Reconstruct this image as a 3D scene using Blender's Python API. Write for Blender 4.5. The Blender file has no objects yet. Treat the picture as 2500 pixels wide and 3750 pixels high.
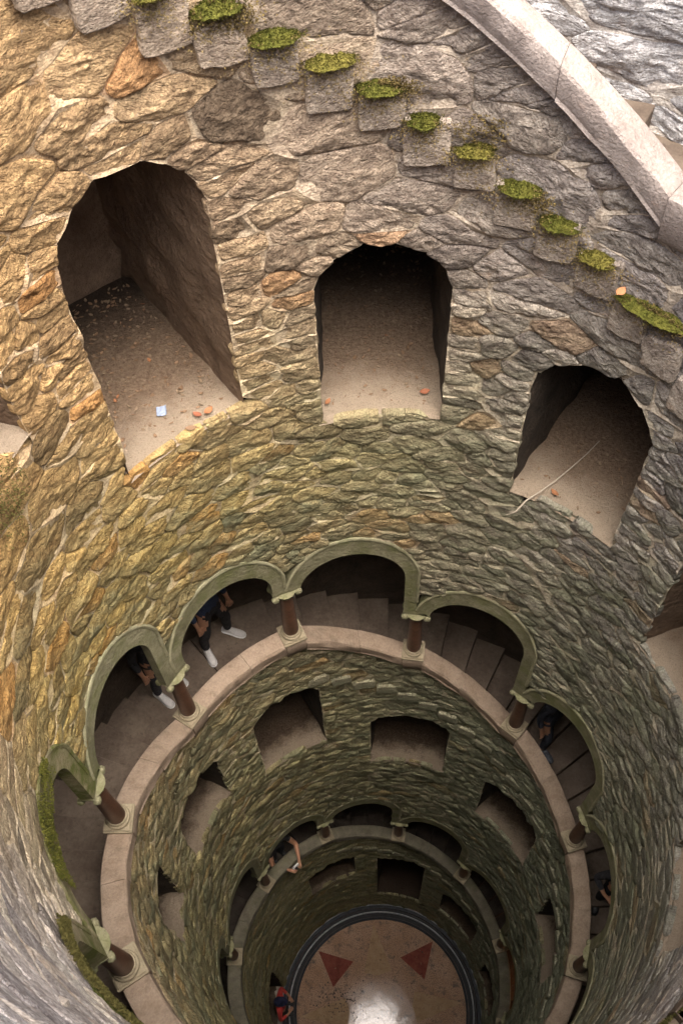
import bpy, bmesh, math, random
import numpy as np
from mathutils import Vector, Matrix

random.seed(7)
rng = np.random.default_rng(11)
SC = bpy.context.scene
COL = SC.collection

# ------------------------------------------------------------------ frame of the well
S = 2.4                      # metres per unit of the survey of the shaft
PHI, DEL = 2.08288, 2 * math.pi / 11
ZF = -10.64                  # floor in survey units (camera height = 0)
RW = 0.955                   # radius of the wall face, units
def ang(K): return PHI - DEL * (K - 1)
def Z(z): return (z - ZF) * S
def P(K, r, z):
    a = ang(K)
    return Vector((r * S * math.cos(a), r * S * math.sin(a), Z(z)))

# ------------------------------------------------------------------ camera, sky, sun, exposure
def make_camera():
    f, tilt, roll, yaw, a = 3650.0, 0.551883, -0.0543007, 0.128636, 0.938
    cy, sy = math.cos(yaw), math.sin(yaw)
    r = Vector((cy, sy, 0)); u0 = Vector((-sy, cy, 0)); d = Vector((0, 0, -1))
    fw = math.cos(tilt) * d + math.sin(tilt) * u0
    up = math.cos(tilt) * u0 - math.sin(tilt) * d
    r2 = math.cos(roll) * r + math.sin(roll) * up
    u2 = -math.sin(roll) * r + math.cos(roll) * up
    cam = bpy.data.cameras.new('camera'); cam.sensor_fit = 'HORIZONTAL'
    cam.sensor_width = 24.0; cam.lens = f / 2500 * 24.0
    cam.clip_start = 0.05; cam.clip_end = 500
    o = bpy.data.objects.new('camera', cam); COL.objects.link(o)
    o.matrix_world = Matrix(((r2.x, u2.x, -fw.x, 0), (r2.y, u2.y, -fw.y, -a * S), (r2.z, u2.z, -fw.z, Z(0)), (0, 0, 0, 1)))
    SC.camera = o
    return o, fw, r2, u2, f
CAM, FW, RGT, UPV, FPX = make_camera()
CAMP = np.array(CAM.matrix_world.translation)

def pix(X):
    """photograph pixel (2500 wide) of world points (N,3)"""
    d = np.asarray(X) - CAMP
    x = d @ np.array(RGT); y = d @ np.array(UPV); z = d @ np.array(FW)
    z = np.where(z < .05, .05, z)
    return np.stack([1250 + FPX * x / z, 1875 - FPX * y / z], -1), z

SUN_EL, SUN_AZ = math.radians(76), math.radians(-45)
w = bpy.data.worlds.new('World'); SC.world = w; w.use_nodes = True
nt = w.node_tree; nt.nodes.clear()
sky = nt.nodes.new('ShaderNodeTexSky'); sky.sky_type = 'NISHITA'; sky.sun_disc = False
sky.sun_elevation = SUN_EL; sky.sun_rotation = math.pi / 2 - SUN_AZ
sky.air_density = .6; sky.dust_density = 6.0; sky.ozone_density = 1.0
bg = nt.nodes.new('ShaderNodeBackground'); bg.inputs['Strength'].default_value = 0.11
wo = nt.nodes.new('ShaderNodeOutputWorld')
nt.links.new(sky.outputs[0], bg.inputs[0]); nt.links.new(bg.outputs[0], wo.inputs[0])
sl = bpy.data.lights.new('sun', 'SUN'); sl.energy = 1.5; sl.angle = math.radians(62); sl.color = (1, .94, .86)
so = bpy.data.objects.new('sun', sl); COL.objects.link(so)
so.location = (0, 0, 60)
sd = Vector((math.cos(SUN_EL) * math.cos(SUN_AZ), math.cos(SUN_EL) * math.sin(SUN_AZ), math.sin(SUN_EL)))
so.rotation_euler = sd.to_track_quat('Z', 'Y').to_euler()
SC.view_settings.view_transform = 'Standard'; SC.view_settings.look = 'None'
SC.view_settings.exposure = 2.5; SC.view_settings.gamma = 1.0
SC.view_settings.use_curve_mapping = False
SC.cycles.max_bounces = 7; SC.cycles.diffuse_bounces = 6
SC.cycles.use_denoising = True

# ------------------------------------------------------------------ helix tables
_ZC = {-12: .10, -11: -.29, -10: -.67, -9: -1.05, -8: -1.43, -7: -1.77, -6: -2.08, -5: -2.38, -4: -2.67, -3: -2.95, -2: -3.242,
       -1: -3.569, 0: -3.932, 1: -3.941, 2: -4.318, 3: -4.729, 4: -5.102, 5: -5.393, 6: -5.72, 7: -6.04, 8: -6.36, 9: -6.68,
       10: -7.02, 11: -7.37, 12: -7.50, 13: -7.82, 14: -8.19, 15: -8.55, 16: -8.88, 17: -9.2, 18: -9.5, 19: -9.8, 20: -10.1, 21: -10.4, 22: -10.7}
_ks = sorted(_ZC); _zs = [_ZC[k] for k in _ks]
def zc(K): return float(np.interp(K, _ks, _zs))          # foot of the column shafts
def zrail(K): return zc(K) - .035                        # top of the coping
def ztread(K): return zrail(K) - float(np.interp(K, [-9, -6, 0], [.37, .44, .50]))
HS, HCAP = .357, .065
RIM = -.33
AIN, RISE_IN, RISE_OUT = .398, .21, .335                 # arch opening half width (bays), rises (units)
HB = .5
CROWN = {0: -3.24, 1: -3.37}
def acentre(K):
    return CROWN.get(K, zc(K) + HS + HCAP + .177) - RISE_IN
def arch_out(K, x):
    """z of the extrados at x (bays from the middle of bay K)"""
    q = min(abs(x) / .512, .999)
    return acentre(K) + RISE_OUT * math.sqrt(1 - q * q)

# ------------------------------------------------------------------ noise (numpy)
def _hash(ix, iy, iz):
    h = (ix * 374761393 + iy * 668265263 + iz * 1442695041) & 0xffffffff
    h = ((h ^ (h >> 13)) * 1274126177) & 0xffffffff
    h = h ^ (h >> 16)
    return (h & 0xffff) / 65535.0
def vnoise(p):
    p = np.asarray(p, float); i = np.floor(p).astype(np.int64); f = p - i
    f = f * f * (3 - 2 * f); o = 0
    for dx in (0, 1):
        for dy in (0, 1):
            for dz in (0, 1):
                wgt = (f[:, 0] if dx else 1 - f[:, 0]) * (f[:, 1] if dy else 1 - f[:, 1]) * (f[:, 2] if dz else 1 - f[:, 2])
                o = o + wgt * _hash(i[:, 0] + dx, i[:, 1] + dy, i[:, 2] + dz)
    return o
def fbm(p, oct=3):
    p = np.asarray(p, float); a, s, t = 0, 1.0, 0
    for _ in range(oct):
        a = a + s * vnoise(p); t += s; s *= .5; p = p * 2.03 + 7.1
    return a / t
def _h1(ix, iy, iz):
    h = (ix * 374761393 + iy * 668265263 + iz * 1442695041) & 0xffffffff
    h = ((h ^ (h >> 13)) * 1274126177) & 0xffffffff
    return ((h ^ (h >> 16)) & 0xffff) / 65535.0
def _v1(x, y, z):
    ix, iy, iz = math.floor(x), math.floor(y), math.floor(z); fx, fy, fz = x - ix, y - iy, z - iz
    fx *= fx * (3 - 2 * fx); fy *= fy * (3 - 2 * fy); fz *= fz * (3 - 2 * fz); o = 0
    for dz in (0, 1):
        a = _h1(ix, iy, iz + dz) * (1 - fx) + _h1(ix + 1, iy, iz + dz) * fx
        b = _h1(ix, iy + 1, iz + dz) * (1 - fx) + _h1(ix + 1, iy + 1, iz + dz) * fx
        o += (a * (1 - fy) + b * fy) * (fz if dz else 1 - fz)
    return o
def n1(x, y, z=0.0): return (_v1(x, y, z) + .5 * _v1(x * 2.03 + 7.1, y * 2.03 + 7.1, z * 2.03 + 7.1)) / 1.5

# ------------------------------------------------------------------ materials
def nodes(m):
    m.use_nodes = True; t = m.node_tree; t.nodes.clear()
    out = t.nodes.new('ShaderNodeOutputMaterial'); b = t.nodes.new('ShaderNodeBsdfPrincipled')
    t.links.new(b.outputs[0], out.inputs[0])
    return t, b
def nnoise(t, vec, scale, detail=4, rough=.6):
    n = t.nodes.new('ShaderNodeTexNoise'); n.inputs['Scale'].default_value = scale
    n.inputs['Detail'].default_value = detail; n.inputs['Roughness'].default_value = rough
    if vec: t.links.new(vec, n.inputs['Vector'])
    return n.outputs['Fac']
def nramp(t, fac, stops):
    r = t.nodes.new('ShaderNodeValToRGB'); e = r.color_ramp.elements
    while len(e) < len(stops): e.new(.5)
    for el, (p, c) in zip(e, stops):
        el.position = p; el.color = (c, c, c, 1) if isinstance(c, (int, float)) else (*c, 1)
    t.links.new(fac, r.inputs[0]); return r.outputs[0]
def nmix(t, fac, a, b, mode='MIX'):
    m = t.nodes.new('ShaderNodeMix'); m.data_type = 'RGBA'; m.blend_type = mode
    for v, i in ((fac, 0), (a, 6), (b, 7)):
        if isinstance(v, (int, float)): m.inputs[i].default_value = v
        elif isinstance(v, tuple): m.inputs[i].default_value = (*v, 1)
        else: t.links.new(v, m.inputs[i])
    return m.outputs[2]
def nmath(t, op, a, b=0.0, clamp=False):
    m = t.nodes.new('ShaderNodeMath'); m.operation = op; m.use_clamp = clamp
    for v, i in ((a, 0), (b, 1)):
        if isinstance(v, (int, float)): m.inputs[i].default_value = v
        else: t.links.new(v, m.inputs[i])
    return m.outputs[0]
def nbump(t, b, h, strength, dist, prev=None):
    n = t.nodes.new('ShaderNodeBump'); n.inputs['Strength'].default_value = strength; n.inputs['Distance'].default_value = dist
    t.links.new(h, n.inputs['Height'])
    if prev: t.links.new(prev, n.inputs['Normal'])
    t.links.new(n.outputs[0], b.inputs['Normal']); return n.outputs[0]
def nmap(t, vec, scale):
    m = t.nodes.new('ShaderNodeMapping'); m.inputs['Scale'].default_value = scale
    t.links.new(vec, m.inputs['Vector']); return m.outputs[0]

MOSS = (.085, .12, .022)
def mat_masonry(name, stone=True):
    m = bpy.data.materials.new(name); t, b = nodes(m)
    at = t.nodes.new('ShaderNodeAttribute'); at.attribute_name = 'tint'
    tc = t.nodes.new('ShaderNodeTexCoord')
    uv = t.nodes.new('ShaderNodeUVMap'); uv.uv_map = 'grain'
    obj = tc.outputs['Object']
    col = at.outputs['Color']
    big = nnoise(t, obj, 2.3, 3)
    mid = nnoise(t, obj, 11, 5, .65)
    fine = nnoise(t, obj, 70, 3, .7)
    c = nmix(t, nramp(t, mid, [(.35, 0), (.65, 1)]), nmix(t, 1.0, col, (.62, .58, .55), 'MULTIPLY'), nmix(t, 1.0, col, (1.25, 1.22, 1.15), 'MULTIPLY'))
    c = nmix(t, nramp(t, fine, [(.40, .95), (.58, 0)]), c, nmix(t, 1.0, c, (.6, .57, .55), 'MULTIPLY'))
    rust = nramp(t, nnoise(t, obj, 4.3, 4), [(.62, 0), (.74, .35)])
    c = nmix(t, rust, c, nmix(t, 1.0, c, (1.15, .78, .5), 'MULTIPLY'))
    lich = nramp(t, nnoise(t, obj, 26, 4, .7), [(.66, 0), (.72, .5)])
    c = nmix(t, lich, c, (.42, .41, .36))
    mossm = nmath(t, 'MULTIPLY', at.outputs['Alpha'], nramp(t, nmath(t, 'ADD', nmath(t, 'MULTIPLY', big, .6), nmath(t, 'MULTIPLY', mid, .4)), [(.36, 0), (.62, 1)]), True)
    c = nmix(t, nmath(t, 'MULTIPLY', mossm, .82), c, nmix(t, mid, (.115, .126, .07), (.265, .28, .175)))
    t.links.new(c, b.inputs['Base Color'])
    b.inputs['Roughness'].default_value = .92; b.inputs['Specular IOR Level'].default_value = .25
    mp = nmap(t, uv.outputs[0], (1.0, 1.5, 1))
    dn = t.nodes.new('ShaderNodeTexNoise'); dn.inputs['Scale'].default_value = 9; dn.inputs['Detail'].default_value = 3
    t.links.new(mp, dn.inputs['Vector'])
    dis = t.nodes.new('ShaderNodeVectorMath'); dis.operation = 'MULTIPLY_ADD'
    t.links.new(dn.outputs['Color'], dis.inputs[0]); dis.inputs[1].default_value = (.16, .16, .16); t.links.new(mp, dis.inputs[2])
    vo = t.nodes.new('ShaderNodeTexVoronoi'); vo.feature = 'F1'; vo.inputs['Scale'].default_value = 11
    t.links.new(dis.outputs[0], vo.inputs['Vector'])
    vo2 = t.nodes.new('ShaderNodeTexVoronoi'); vo2.feature = 'F1'; vo2.inputs['Scale'].default_value = 34
    t.links.new(dis.outputs[0], vo2.inputs['Vector'])
    g1 = nnoise(t, mp, 17, 8, .70); g2 = nnoise(t, mp, 80, 3, .7); g0 = nnoise(t, mp, 5, 3, .6)
    hgt = nmath(t, 'ADD', nmath(t, 'MULTIPLY', g1, 1.0), nmath(t, 'MULTIPLY', g0, .7))
    hgt = nmath(t, 'SUBTRACT', hgt, nmath(t, 'MULTIPLY', vo.outputs['Distance'], .42))
    hgt = nmath(t, 'SUBTRACT', hgt, nmath(t, 'MULTIPLY', vo2.outputs['Distance'], .30))
    hgt = nmath(t, 'ADD', hgt, nmath(t, 'MULTIPLY', g2, .4))
    nbump(t, b, hgt, 1.0 if stone else .6, .053 if stone else .03)
    return m
M_STONE = mat_masonry('rubble_stone')
M_MORTAR = mat_masonry('lime_mortar', False)

def mat_simple(name, lo, hi, scale=6, rough=.85, bump=.01, bscale=40, moss=0.0, mosscol=MOSS, spec=.3, spots=None):
    m = bpy.data.materials.new(name); t, b = nodes(m)
    obj = t.nodes.new('ShaderNodeTexCoord').outputs['Object']
    n = nnoise(t, obj, scale, 5, .65); f = nnoise(t, obj, scale * 9, 3, .7)
    c = nmix(t, nramp(t, n, [(.3, 0), (.7, 1)]), lo, hi)
    c = nmix(t, nramp(t, f, [(.4, .6), (.62, 0)]), c, nmix(t, 1.0, c, (.7, .68, .66), 'MULTIPLY'))
    c = nmix(t, nramp(t, nnoise(t, nmap(t, obj, (1, 1, .35)), scale * .8, 6, .75), [(.52, 0), (.70, .75)]), c, nmix(t, 1.0, c, (.45, .44, .42), 'MULTIPLY'))
    if spots:
        c = nmix(t, nramp(t, nnoise(t, obj, 13, 4), [(.62, 0), (.68, .7)]), c, spots)
    if moss:
        mm = nramp(t, nnoise(t, obj, 3.1, 5, .7), [(.56 - .22 * moss, 0), (.74 - .2 * moss, min(1, moss + .2))])
        c = nmix(t, mm, c, mosscol)
    t.links.new(c, b.inputs['Base Color'])
    b.inputs['Roughness'].default_value = rough; b.inputs['Specular IOR Level'].default_value = spec
    h = nmath(t, 'ADD', nnoise(t, obj, bscale, 4, .7), nmath(t, 'MULTIPLY', n, .7))
    nbump(t, b, h, .8, bump)
    return m
M_COPING = mat_simple('coping_granite', (.25, .185, .13), (.385, .30, .225), 5, .8, .006, 90, spots=(.24, .17, .12))
M_ARCH = mat_simple('arch_stone', (.18, .17, .095), (.33, .31, .20), 4, .88, .03, 26, moss=.55, mosscol=(.135, .145, .05))
M_ARCHMOSS = mat_simple('mossy_arch_stone', (.24, .205, .11), (.40, .35, .22), 4, .9, .02, 45, moss=.75, mosscol=(.10, .115, .022))
M_RIM = mat_simple('arch_rim_stone', (.24, .23, .13), (.40, .38, .25), 6, .88, .008, 60, moss=.25, mosscol=(.16, .19, .08))
M_SHAFT = mat_simple('red_brown_marble', (.065, .030, .018), (.15, .075, .045), 9, .45, .002, 70, spec=.5)
M_BASE = mat_simple('column_base_stone', (.24, .20, .13), (.36, .31, .21), 7, .8, .005, 80)
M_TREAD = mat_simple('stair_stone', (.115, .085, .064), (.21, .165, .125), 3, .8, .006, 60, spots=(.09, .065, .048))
M_TREAD_SHADE = mat_simple('stair_stone_shade', (.035, .028, .022), (.08, .064, .05), 3, .8, .006, 60)  # stair stone darkened: shade of the lower gallery put into its colour
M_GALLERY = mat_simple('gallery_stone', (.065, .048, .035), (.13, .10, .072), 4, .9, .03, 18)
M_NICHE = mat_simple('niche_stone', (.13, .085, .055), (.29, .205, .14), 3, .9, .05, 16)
M_SILL = mat_simple('niche_sill', (.34, .245, .15), (.52, .41, .28), 4, .9, .016, 30, spots=(.22, .14, .08))
def mat_sill(name='dirt_shade_sill', dk=1.0):
    m = bpy.data.materials.new(name); t, b = nodes(m)
    obj = t.nodes.new('ShaderNodeTexCoord').outputs['Object']
    at = t.nodes.new('ShaderNodeAttribute'); at.attribute_name = 'dirt_shade'
    n = nnoise(t, obj, 5, 6, .7); f = nnoise(t, obj, 38, 5, .75); g = nnoise(t, obj, 110, 3, .7)
    sh = lambda *q: tuple(x * dk for x in q)
    clean = nmix(t, n, sh(.27, .21, .15), sh(.47, .385, .285))
    dirt = nmix(t, nramp(t, f, [(.35, 0), (.68, 1)]), tuple(x * dk ** 2.6 for x in (.15, .10, .066)), tuple(x * dk ** 2.6 for x in (.32, .235, .16)))
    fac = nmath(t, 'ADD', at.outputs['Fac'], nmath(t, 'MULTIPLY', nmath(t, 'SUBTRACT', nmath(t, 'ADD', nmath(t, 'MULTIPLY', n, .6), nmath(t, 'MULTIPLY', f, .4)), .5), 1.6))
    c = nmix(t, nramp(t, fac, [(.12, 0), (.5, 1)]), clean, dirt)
    c = nmix(t, nramp(t, nmath(t, 'ADD', nmath(t, 'MULTIPLY', at.outputs['Fac'], .5), nmath(t, 'MULTIPLY', nmath(t, 'SUBTRACT', n, .5), .35)), [(.46, 0), (.82, 1)]), c, nmix(t, f, (.03, .022, .016), (.07, .05, .036)))  # near black towards the back: recess shade painted over the dirt
    c = nmix(t, nramp(t, g, [(.36, .7), (.5, 0)]), c, nmix(t, 1.0, c, (.62, .58, .55), 'MULTIPLY'))
    t.links.new(c, b.inputs['Base Color']); b.inputs['Roughness'].default_value = .95; b.inputs['Specular IOR Level'].default_value = .15
    nbump(t, b, nmath(t, 'ADD', f, nmath(t, 'MULTIPLY', g, .4)), 1.0, .03)
    return m
M_SILL = mat_sill(); M_SILL_SHADE = mat_sill('sill_shade', .62)  # second copy darkened, shade of the lower niches painted in
M_NICHE_SHADE = mat_simple('niche_stone_shade', (.035, .027, .02), (.085, .065, .047), 3, .9, .05, 16)  # niche stone darkened, shade of deep recesses put into its colour
M_BLOCK = mat_simple('step_end_granite', (.32, .255, .20), (.50, .42, .34), 7, .88, .02, 45, moss=.3, mosscol=(.17, .14, .06), spots=(.62, .59, .53))
M_MOSS = mat_simple('cushion_moss', (.075, .085, .016), (.20, .195, .042), 22, .95, .02, 160, spec=.1)

# ------------------------------------------------------------------ object helpers
def link(name, me, mat=None, parent=None, smooth=True):
    o = bpy.data.objects.new(name, me); COL.objects.link(o)
    if mat is not None and not me.materials: me.materials.append(mat)
    if parent is not None: o.parent = parent
    if smooth and len(me.polygons): me.polygons.foreach_set('use_smooth', np.ones(len(me.polygons), bool))
    return o
def mesh(name, v, f):
    me = bpy.data.meshes.new(name); me.from_pydata([tuple(x) for x in v], [], f); me.update(); return me
def tag(o, label=None, cat=None, group=None, kind=None):
    if label: o['label'] = label
    if cat: o['category'] = cat
    if group: o['group'] = group
    if kind or (cat and 'kind' not in o): o['kind'] = kind or 'thing'
    return o
def empty(name, loc=(0, 0, 0)):
    o = bpy.data.objects.new(name, None); COL.objects.link(o); o.location = loc; o.empty_display_size = .2; return o
def set_auto(me, deg=35):
    """sharp edges by angle"""
    bm = bmesh.new(); bm.from_mesh(me)
    for e in bm.edges:
        e.smooth = not (len(e.link_faces) == 2 and e.calc_face_angle(0) > math.radians(deg))
    for f in bm.faces: f.smooth = True
    bm.to_mesh(me); bm.free()
class MB:
    def __init__(s): s.v = []; s.f = []
    def add(s, v, f):
        o = len(s.v); s.v += [tuple(x) for x in v]; s.f += [tuple(i + o for i in q) for q in f]; return s
    def box(s, fn, a, b):
        """box in the coordinates of fn(x,y,z)->point"""
        c = [fn(x, y, z) for z in (a[2], b[2]) for y in (a[1], b[1]) for x in (a[0], b[0])]
        return s.add(c, [(0, 2, 3, 1), (4, 5, 7, 6), (0, 1, 5, 4), (2, 6, 7, 3), (0, 4, 6, 2), (1, 3, 7, 5)])
    def lathe(s, prof, n, fn=None, cap=True):
        fn = fn or (lambda x, y, z: (x, y, z)); v = []; f = []
        for (r, z) in prof:
            for i in range(n):
                a = 2 * math.pi * i / n; v.append(fn(r * math.cos(a), r * math.sin(a), z))
        for j in range(len(prof) - 1):
            for i in range(n):
                f.append((j * n + i, j * n + (i + 1) % n, (j + 1) * n + (i + 1) % n, (j + 1) * n + i))
        if cap: f.append(tuple(range(n))[::-1]); f.append(tuple(range((len(prof) - 1) * n, len(prof) * n)))
        return s.add(v, f)
    def sweep(s, prof, path, closed=False, caps=True):
        """path: list of functions mapping profile point -> point"""
        v = []; f = []; n = len(prof)
        for fn in path:
            v += [fn(*q) for q in prof]
        L = len(path)
        for j in range(L if closed else L - 1):
            for i in range(n):
                a = j * n + i; b_ = j * n + (i + 1) % n; c = ((j + 1) % L) * n + (i + 1) % n; d = ((j + 1) % L) * n + i
                f.append((a, b_, c, d))
        if caps and not closed: f.append(tuple(range(n))[::-1]); f.append(tuple(range((L - 1) * n, L * n)))
        return s.add(v, f)
    def build(s, name, mat, parent=None, smooth=True, bevel=0, seg=2, auto=35, fix=True):
        me = mesh(name, s.v, s.f)
        if fix or bevel:
            bm = bmesh.new(); bm.from_mesh(me)
            bmesh.ops.remove_doubles(bm, verts=bm.verts, dist=1e-5)
            if fix: bmesh.ops.recalc_face_normals(bm, faces=bm.faces)
            if bevel:
                es = [e for e in bm.edges if len(e.link_faces) == 2 and e.calc_face_angle(0) > math.radians(40)]
                bmesh.ops.bevel(bm, geom=es, offset=bevel, segments=seg, affect='EDGES', profile=.6, clamp_overlap=True)
            bm.to_mesh(me); bm.free()
        set_auto(me, auto)
        return link(name, me, mat, parent, False)

# ------------------------------------------------------------------ rubble masonry
BW = DEL * RW * S            # metres of wall per bay
ASP = 1.75
def wall_tint(K, z, r):
    """albedo of one stone and its share of algae: ochre granite and painted warm light on the left, grey on the right, painted sky light near the mouth, green lower down"""
    k = ((K + 5.0) % 11) - 5.0
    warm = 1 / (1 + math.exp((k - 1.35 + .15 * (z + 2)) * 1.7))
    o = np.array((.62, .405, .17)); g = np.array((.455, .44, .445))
    c = o * warm + g * (1 - warm)  # stone hue, with the warm light at left painted in
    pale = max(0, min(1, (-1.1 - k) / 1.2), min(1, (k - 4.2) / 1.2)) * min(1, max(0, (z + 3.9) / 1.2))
    c = c * (1 - pale) + np.array((.88, .84, .82)) * pale  # paler towards the mouth: sky light painted into the stones
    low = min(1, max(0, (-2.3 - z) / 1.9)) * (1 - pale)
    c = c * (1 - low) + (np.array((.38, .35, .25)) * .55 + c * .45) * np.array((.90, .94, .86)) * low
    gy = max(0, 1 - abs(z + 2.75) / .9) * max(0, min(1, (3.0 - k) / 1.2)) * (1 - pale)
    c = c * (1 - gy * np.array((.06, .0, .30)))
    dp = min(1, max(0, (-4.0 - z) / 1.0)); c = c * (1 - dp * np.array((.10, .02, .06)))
    c = c * (.74 + .46 * r.random())
    q = r.random()
    if q < .06 and pale < .3: c = c * np.array((1.08, .88, .70))
    elif q < .2: c = c * np.array((.66, .66, .68))
    elif q < .34: c = c * np.array((1.14, 1.14, 1.1))
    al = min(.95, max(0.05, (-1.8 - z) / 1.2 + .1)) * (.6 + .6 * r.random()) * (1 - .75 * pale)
    return np.clip(np.append(c, min(al, 1)), 0, 1)

def voronoi(seeds, keep, reach=2.2):
    cells = []
    for i in np.nonzero(keep)[0]:
        d = seeds - seeds[i]; d2 = (d * d).sum(1)
        idx = np.argsort(d2)[1:40]
        poly = [(-reach, -reach), (reach, -reach), (reach, reach), (-reach, reach)]
        for j in idx:
            dist = math.sqrt(d2[j])
            if dist < 1e-6: continue
            if dist * .5 > max(math.hypot(*q) for q in poly): break
            nx, ny = d[j] / dist; h = dist * .5; out = []
            for a in range(len(poly)):
                p, q = poly[a], poly[(a + 1) % len(poly)]
                sp = p[0] * nx + p[1] * ny - h; sq = q[0] * nx + q[1] * ny - h
                if sp <= 0: out.append(p)
                if (sp < 0 < sq) or (sq < 0 < sp):
                    u = sp / (sp - sq); out.append((p[0] + u * (q[0] - p[0]), p[1] + u * (q[1] - p[1])))
            poly = out
            if len(poly) < 3: break
        if len(poly) >= 3:
            cells.append((i, np.array(poly) + seeds[i]))
    return cells

def resample(poly, n, rough, seed, inset):
    """rounded, slightly ragged outline; n points by arc length"""
    c = poly.mean(0); q = poly
    for cc in (.14, .25):
        nx = np.roll(q, -1, 0); q = np.stack([q * (1 - cc) + nx * cc, q * cc + nx * (1 - cc)], 1).reshape(-1, 2)
    seg = np.roll(q, -1, 0) - q; L = np.hypot(seg[:, 0], seg[:, 1]); cum = np.concatenate([[0], np.cumsum(L)])
    t = np.linspace(0, cum[-1], n, endpoint=False); qi = np.vstack([q, q[:1]])
    x = np.interp(t, cum, qi[:, 0]); y = np.interp(t, cum, qi[:, 1])
    o = np.stack([x, y], 1)
    d = o - c; r = np.hypot(d[:, 0], d[:, 1]); r[r < 1e-6] = 1e-6
    nz = vnoise(np.stack([o[:, 0] * 9, o[:, 1] * 9, np.full(n, seed * 3.7)], 1)) - .5
    rr = np.maximum(r - inset + nz * rough, r * .55)
    return c + d / r[:, None] * rr[:, None], c

class Masonry:
    """stones of one wall, seeds in metres (s along the wall, z up)"""
    def __init__(self, radius, k_of_s, tint):
        self.R = radius; self.kos = k_of_s; self.tint = tint
    def to3d(self, s, zz, depth):
        a = PHI - DEL * (np.asarray(s) / BW - 1); r = self.R * S - depth
        return np.stack([r * np.cos(a), r * np.sin(a), zz], -1)
    def stone(self, poly, seed, px, r, flat=1.0):
        big = px > 22
        n = int(np.clip(px * .6, 14, 54)) if big else 11
        ts = ([1.0, .985, .94, .86, .76, .65, .53, .41, .29, .17] if px > 45 else [1.0, .98, .9, .74, .56, .36, .17]) if big else [1.0, .93, .62, .3]
        b, c = resample(poly, n, .05 if big else .035, seed, .005)
        pts = [];
        for t in ts: pts.append(c + (b - c) * t)
        pts.append(c[None]); q = np.vstack(pts)
        # chiselled facets: lowest of a few tilted planes
        size = math.sqrt(abs(np.cross(poly - c, np.roll(poly, -1, 0) - c).sum()) / 2)
        bul = (.012 + .04 * r.random()) * min(1, size / .28) * flat
        h = np.full(len(q), bul)
        for _ in range(7):
            th = r.uniform(0, 2 * math.pi); sl = r.uniform(.06, .45) * flat
            off = r.uniform(.2, 1.0) * bul + .01
            h = np.minimum(h, off - sl * ((q[:, 0] - c[0]) * math.cos(th) + (q[:, 1] - c[1]) * math.sin(th) - size * .12))
        h = np.maximum(h, .004)
        f1 = fbm(np.stack([q[:, 0] * 9, q[:, 1] * 13, np.full(len(q), seed * 1.37)], 1), 3) - .5
        f2 = vnoise(np.stack([q[:, 0] * 34, q[:, 1] * 44, np.full(len(q), seed * 2.11)], 1)) - .5
        tt = np.concatenate([np.full(n, t) for t in ts] + [[0.]])
        amp = np.where(tt > .95, .6, 1.0)
        d = h + amp * (f1 * .05 + f2 * .022) * flat
        d = np.where(tt == 1.0, -.045, d)
        d = np.where((tt > .92) & (tt < 1), d * .8 - .003, d)
        m = len(ts); f = []
        for j in range(m - 1):
            for i in range(n):
                a, bb = j * n + i, j * n + (i + 1) % n
                f.append((a, bb, bb + n)); f.append((a, bb + n, a + n))
        k = m * n
        for i in range(n): f.append(((m - 1) * n + i, (m - 1) * n + (i + 1) % n, k))
        th = r.uniform(-.9, .9); ct, st = math.cos(th), math.sin(th)
        uv = np.stack([q[:, 0] * ct - q[:, 1] * st + seed * .77, q[:, 0] * st + q[:, 1] * ct + seed * .31], 1)
        return q, d, f, uv
    def emit(self, name, V, F, UV, T, mat, parent, origin=None):
        V = np.asarray(V)
        o = np.zeros(3) if origin is None else origin
        me = bpy.data.meshes.new(name)
        Fa = np.asarray(F, dtype=np.int32)
        me.vertices.add(len(V)); me.vertices.foreach_set('co', (V - o).ravel())
        k = Fa.shape[1]
        me.loops.add(Fa.size); me.loops.foreach_set('vertex_index', Fa.ravel())
        me.polygons.add(len(Fa)); me.polygons.foreach_set('loop_start', np.arange(0, Fa.size, k, dtype=np.int32))
        me.update(calc_edges=True)
        u = me.uv_layers.new(name='grain'); u.data.foreach_set('uv', np.asarray(UV)[Fa.ravel()].ravel())
        a = me.color_attributes.new('tint', 'FLOAT_COLOR', 'POINT'); a.data.foreach_set('color', np.asarray(T).ravel())
        me.polygons.foreach_set('use_smooth', np.ones(len(Fa), bool))
        me.materials.append(mat); me.validate()
        ob = bpy.data.objects.new(name, me); COL.objects.link(ob); ob.location = o; ob.parent = parent
        return ob

def poisson(n_try, box, rlo, rhi, r, accept, small=None):
    pts = np.zeros((0, 2)); rad = np.zeros(0)
    P0 = np.stack([r.uniform(box[0], box[1], n_try), r.uniform(box[2], box[3], n_try)], 1)
    R0 = rlo + (rhi - rlo) * r.random(n_try) ** 1.6
    R0[: n_try // 12] = rhi * 1.15
    if small is not None: R0 = R0 * np.array([small(q) for q in P0])
    cell = rhi * 1.2; grid = {}
    out = []; orad = []
    for p, q in zip(P0, R0):
        gx, gy = int(math.floor(p[0] / cell)), int(math.floor(p[1] / cell)); ok = True
        for ax in (-1, 0, 1):
            for ay in (-1, 0, 1):
                for (x, y, rr) in grid.get((gx + ax, gy + ay), ()):
                    m = .5 * (q + rr)
                    if (x - p[0]) ** 2 + (y - p[1]) ** 2 < m * m: ok = False; break
                if not ok: break
            if not ok: break
        if ok and accept(p):
            out.append(p); grid.setdefault((gx, gy), []).append((p[0], p[1], q))
    return np.array(out)

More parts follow.
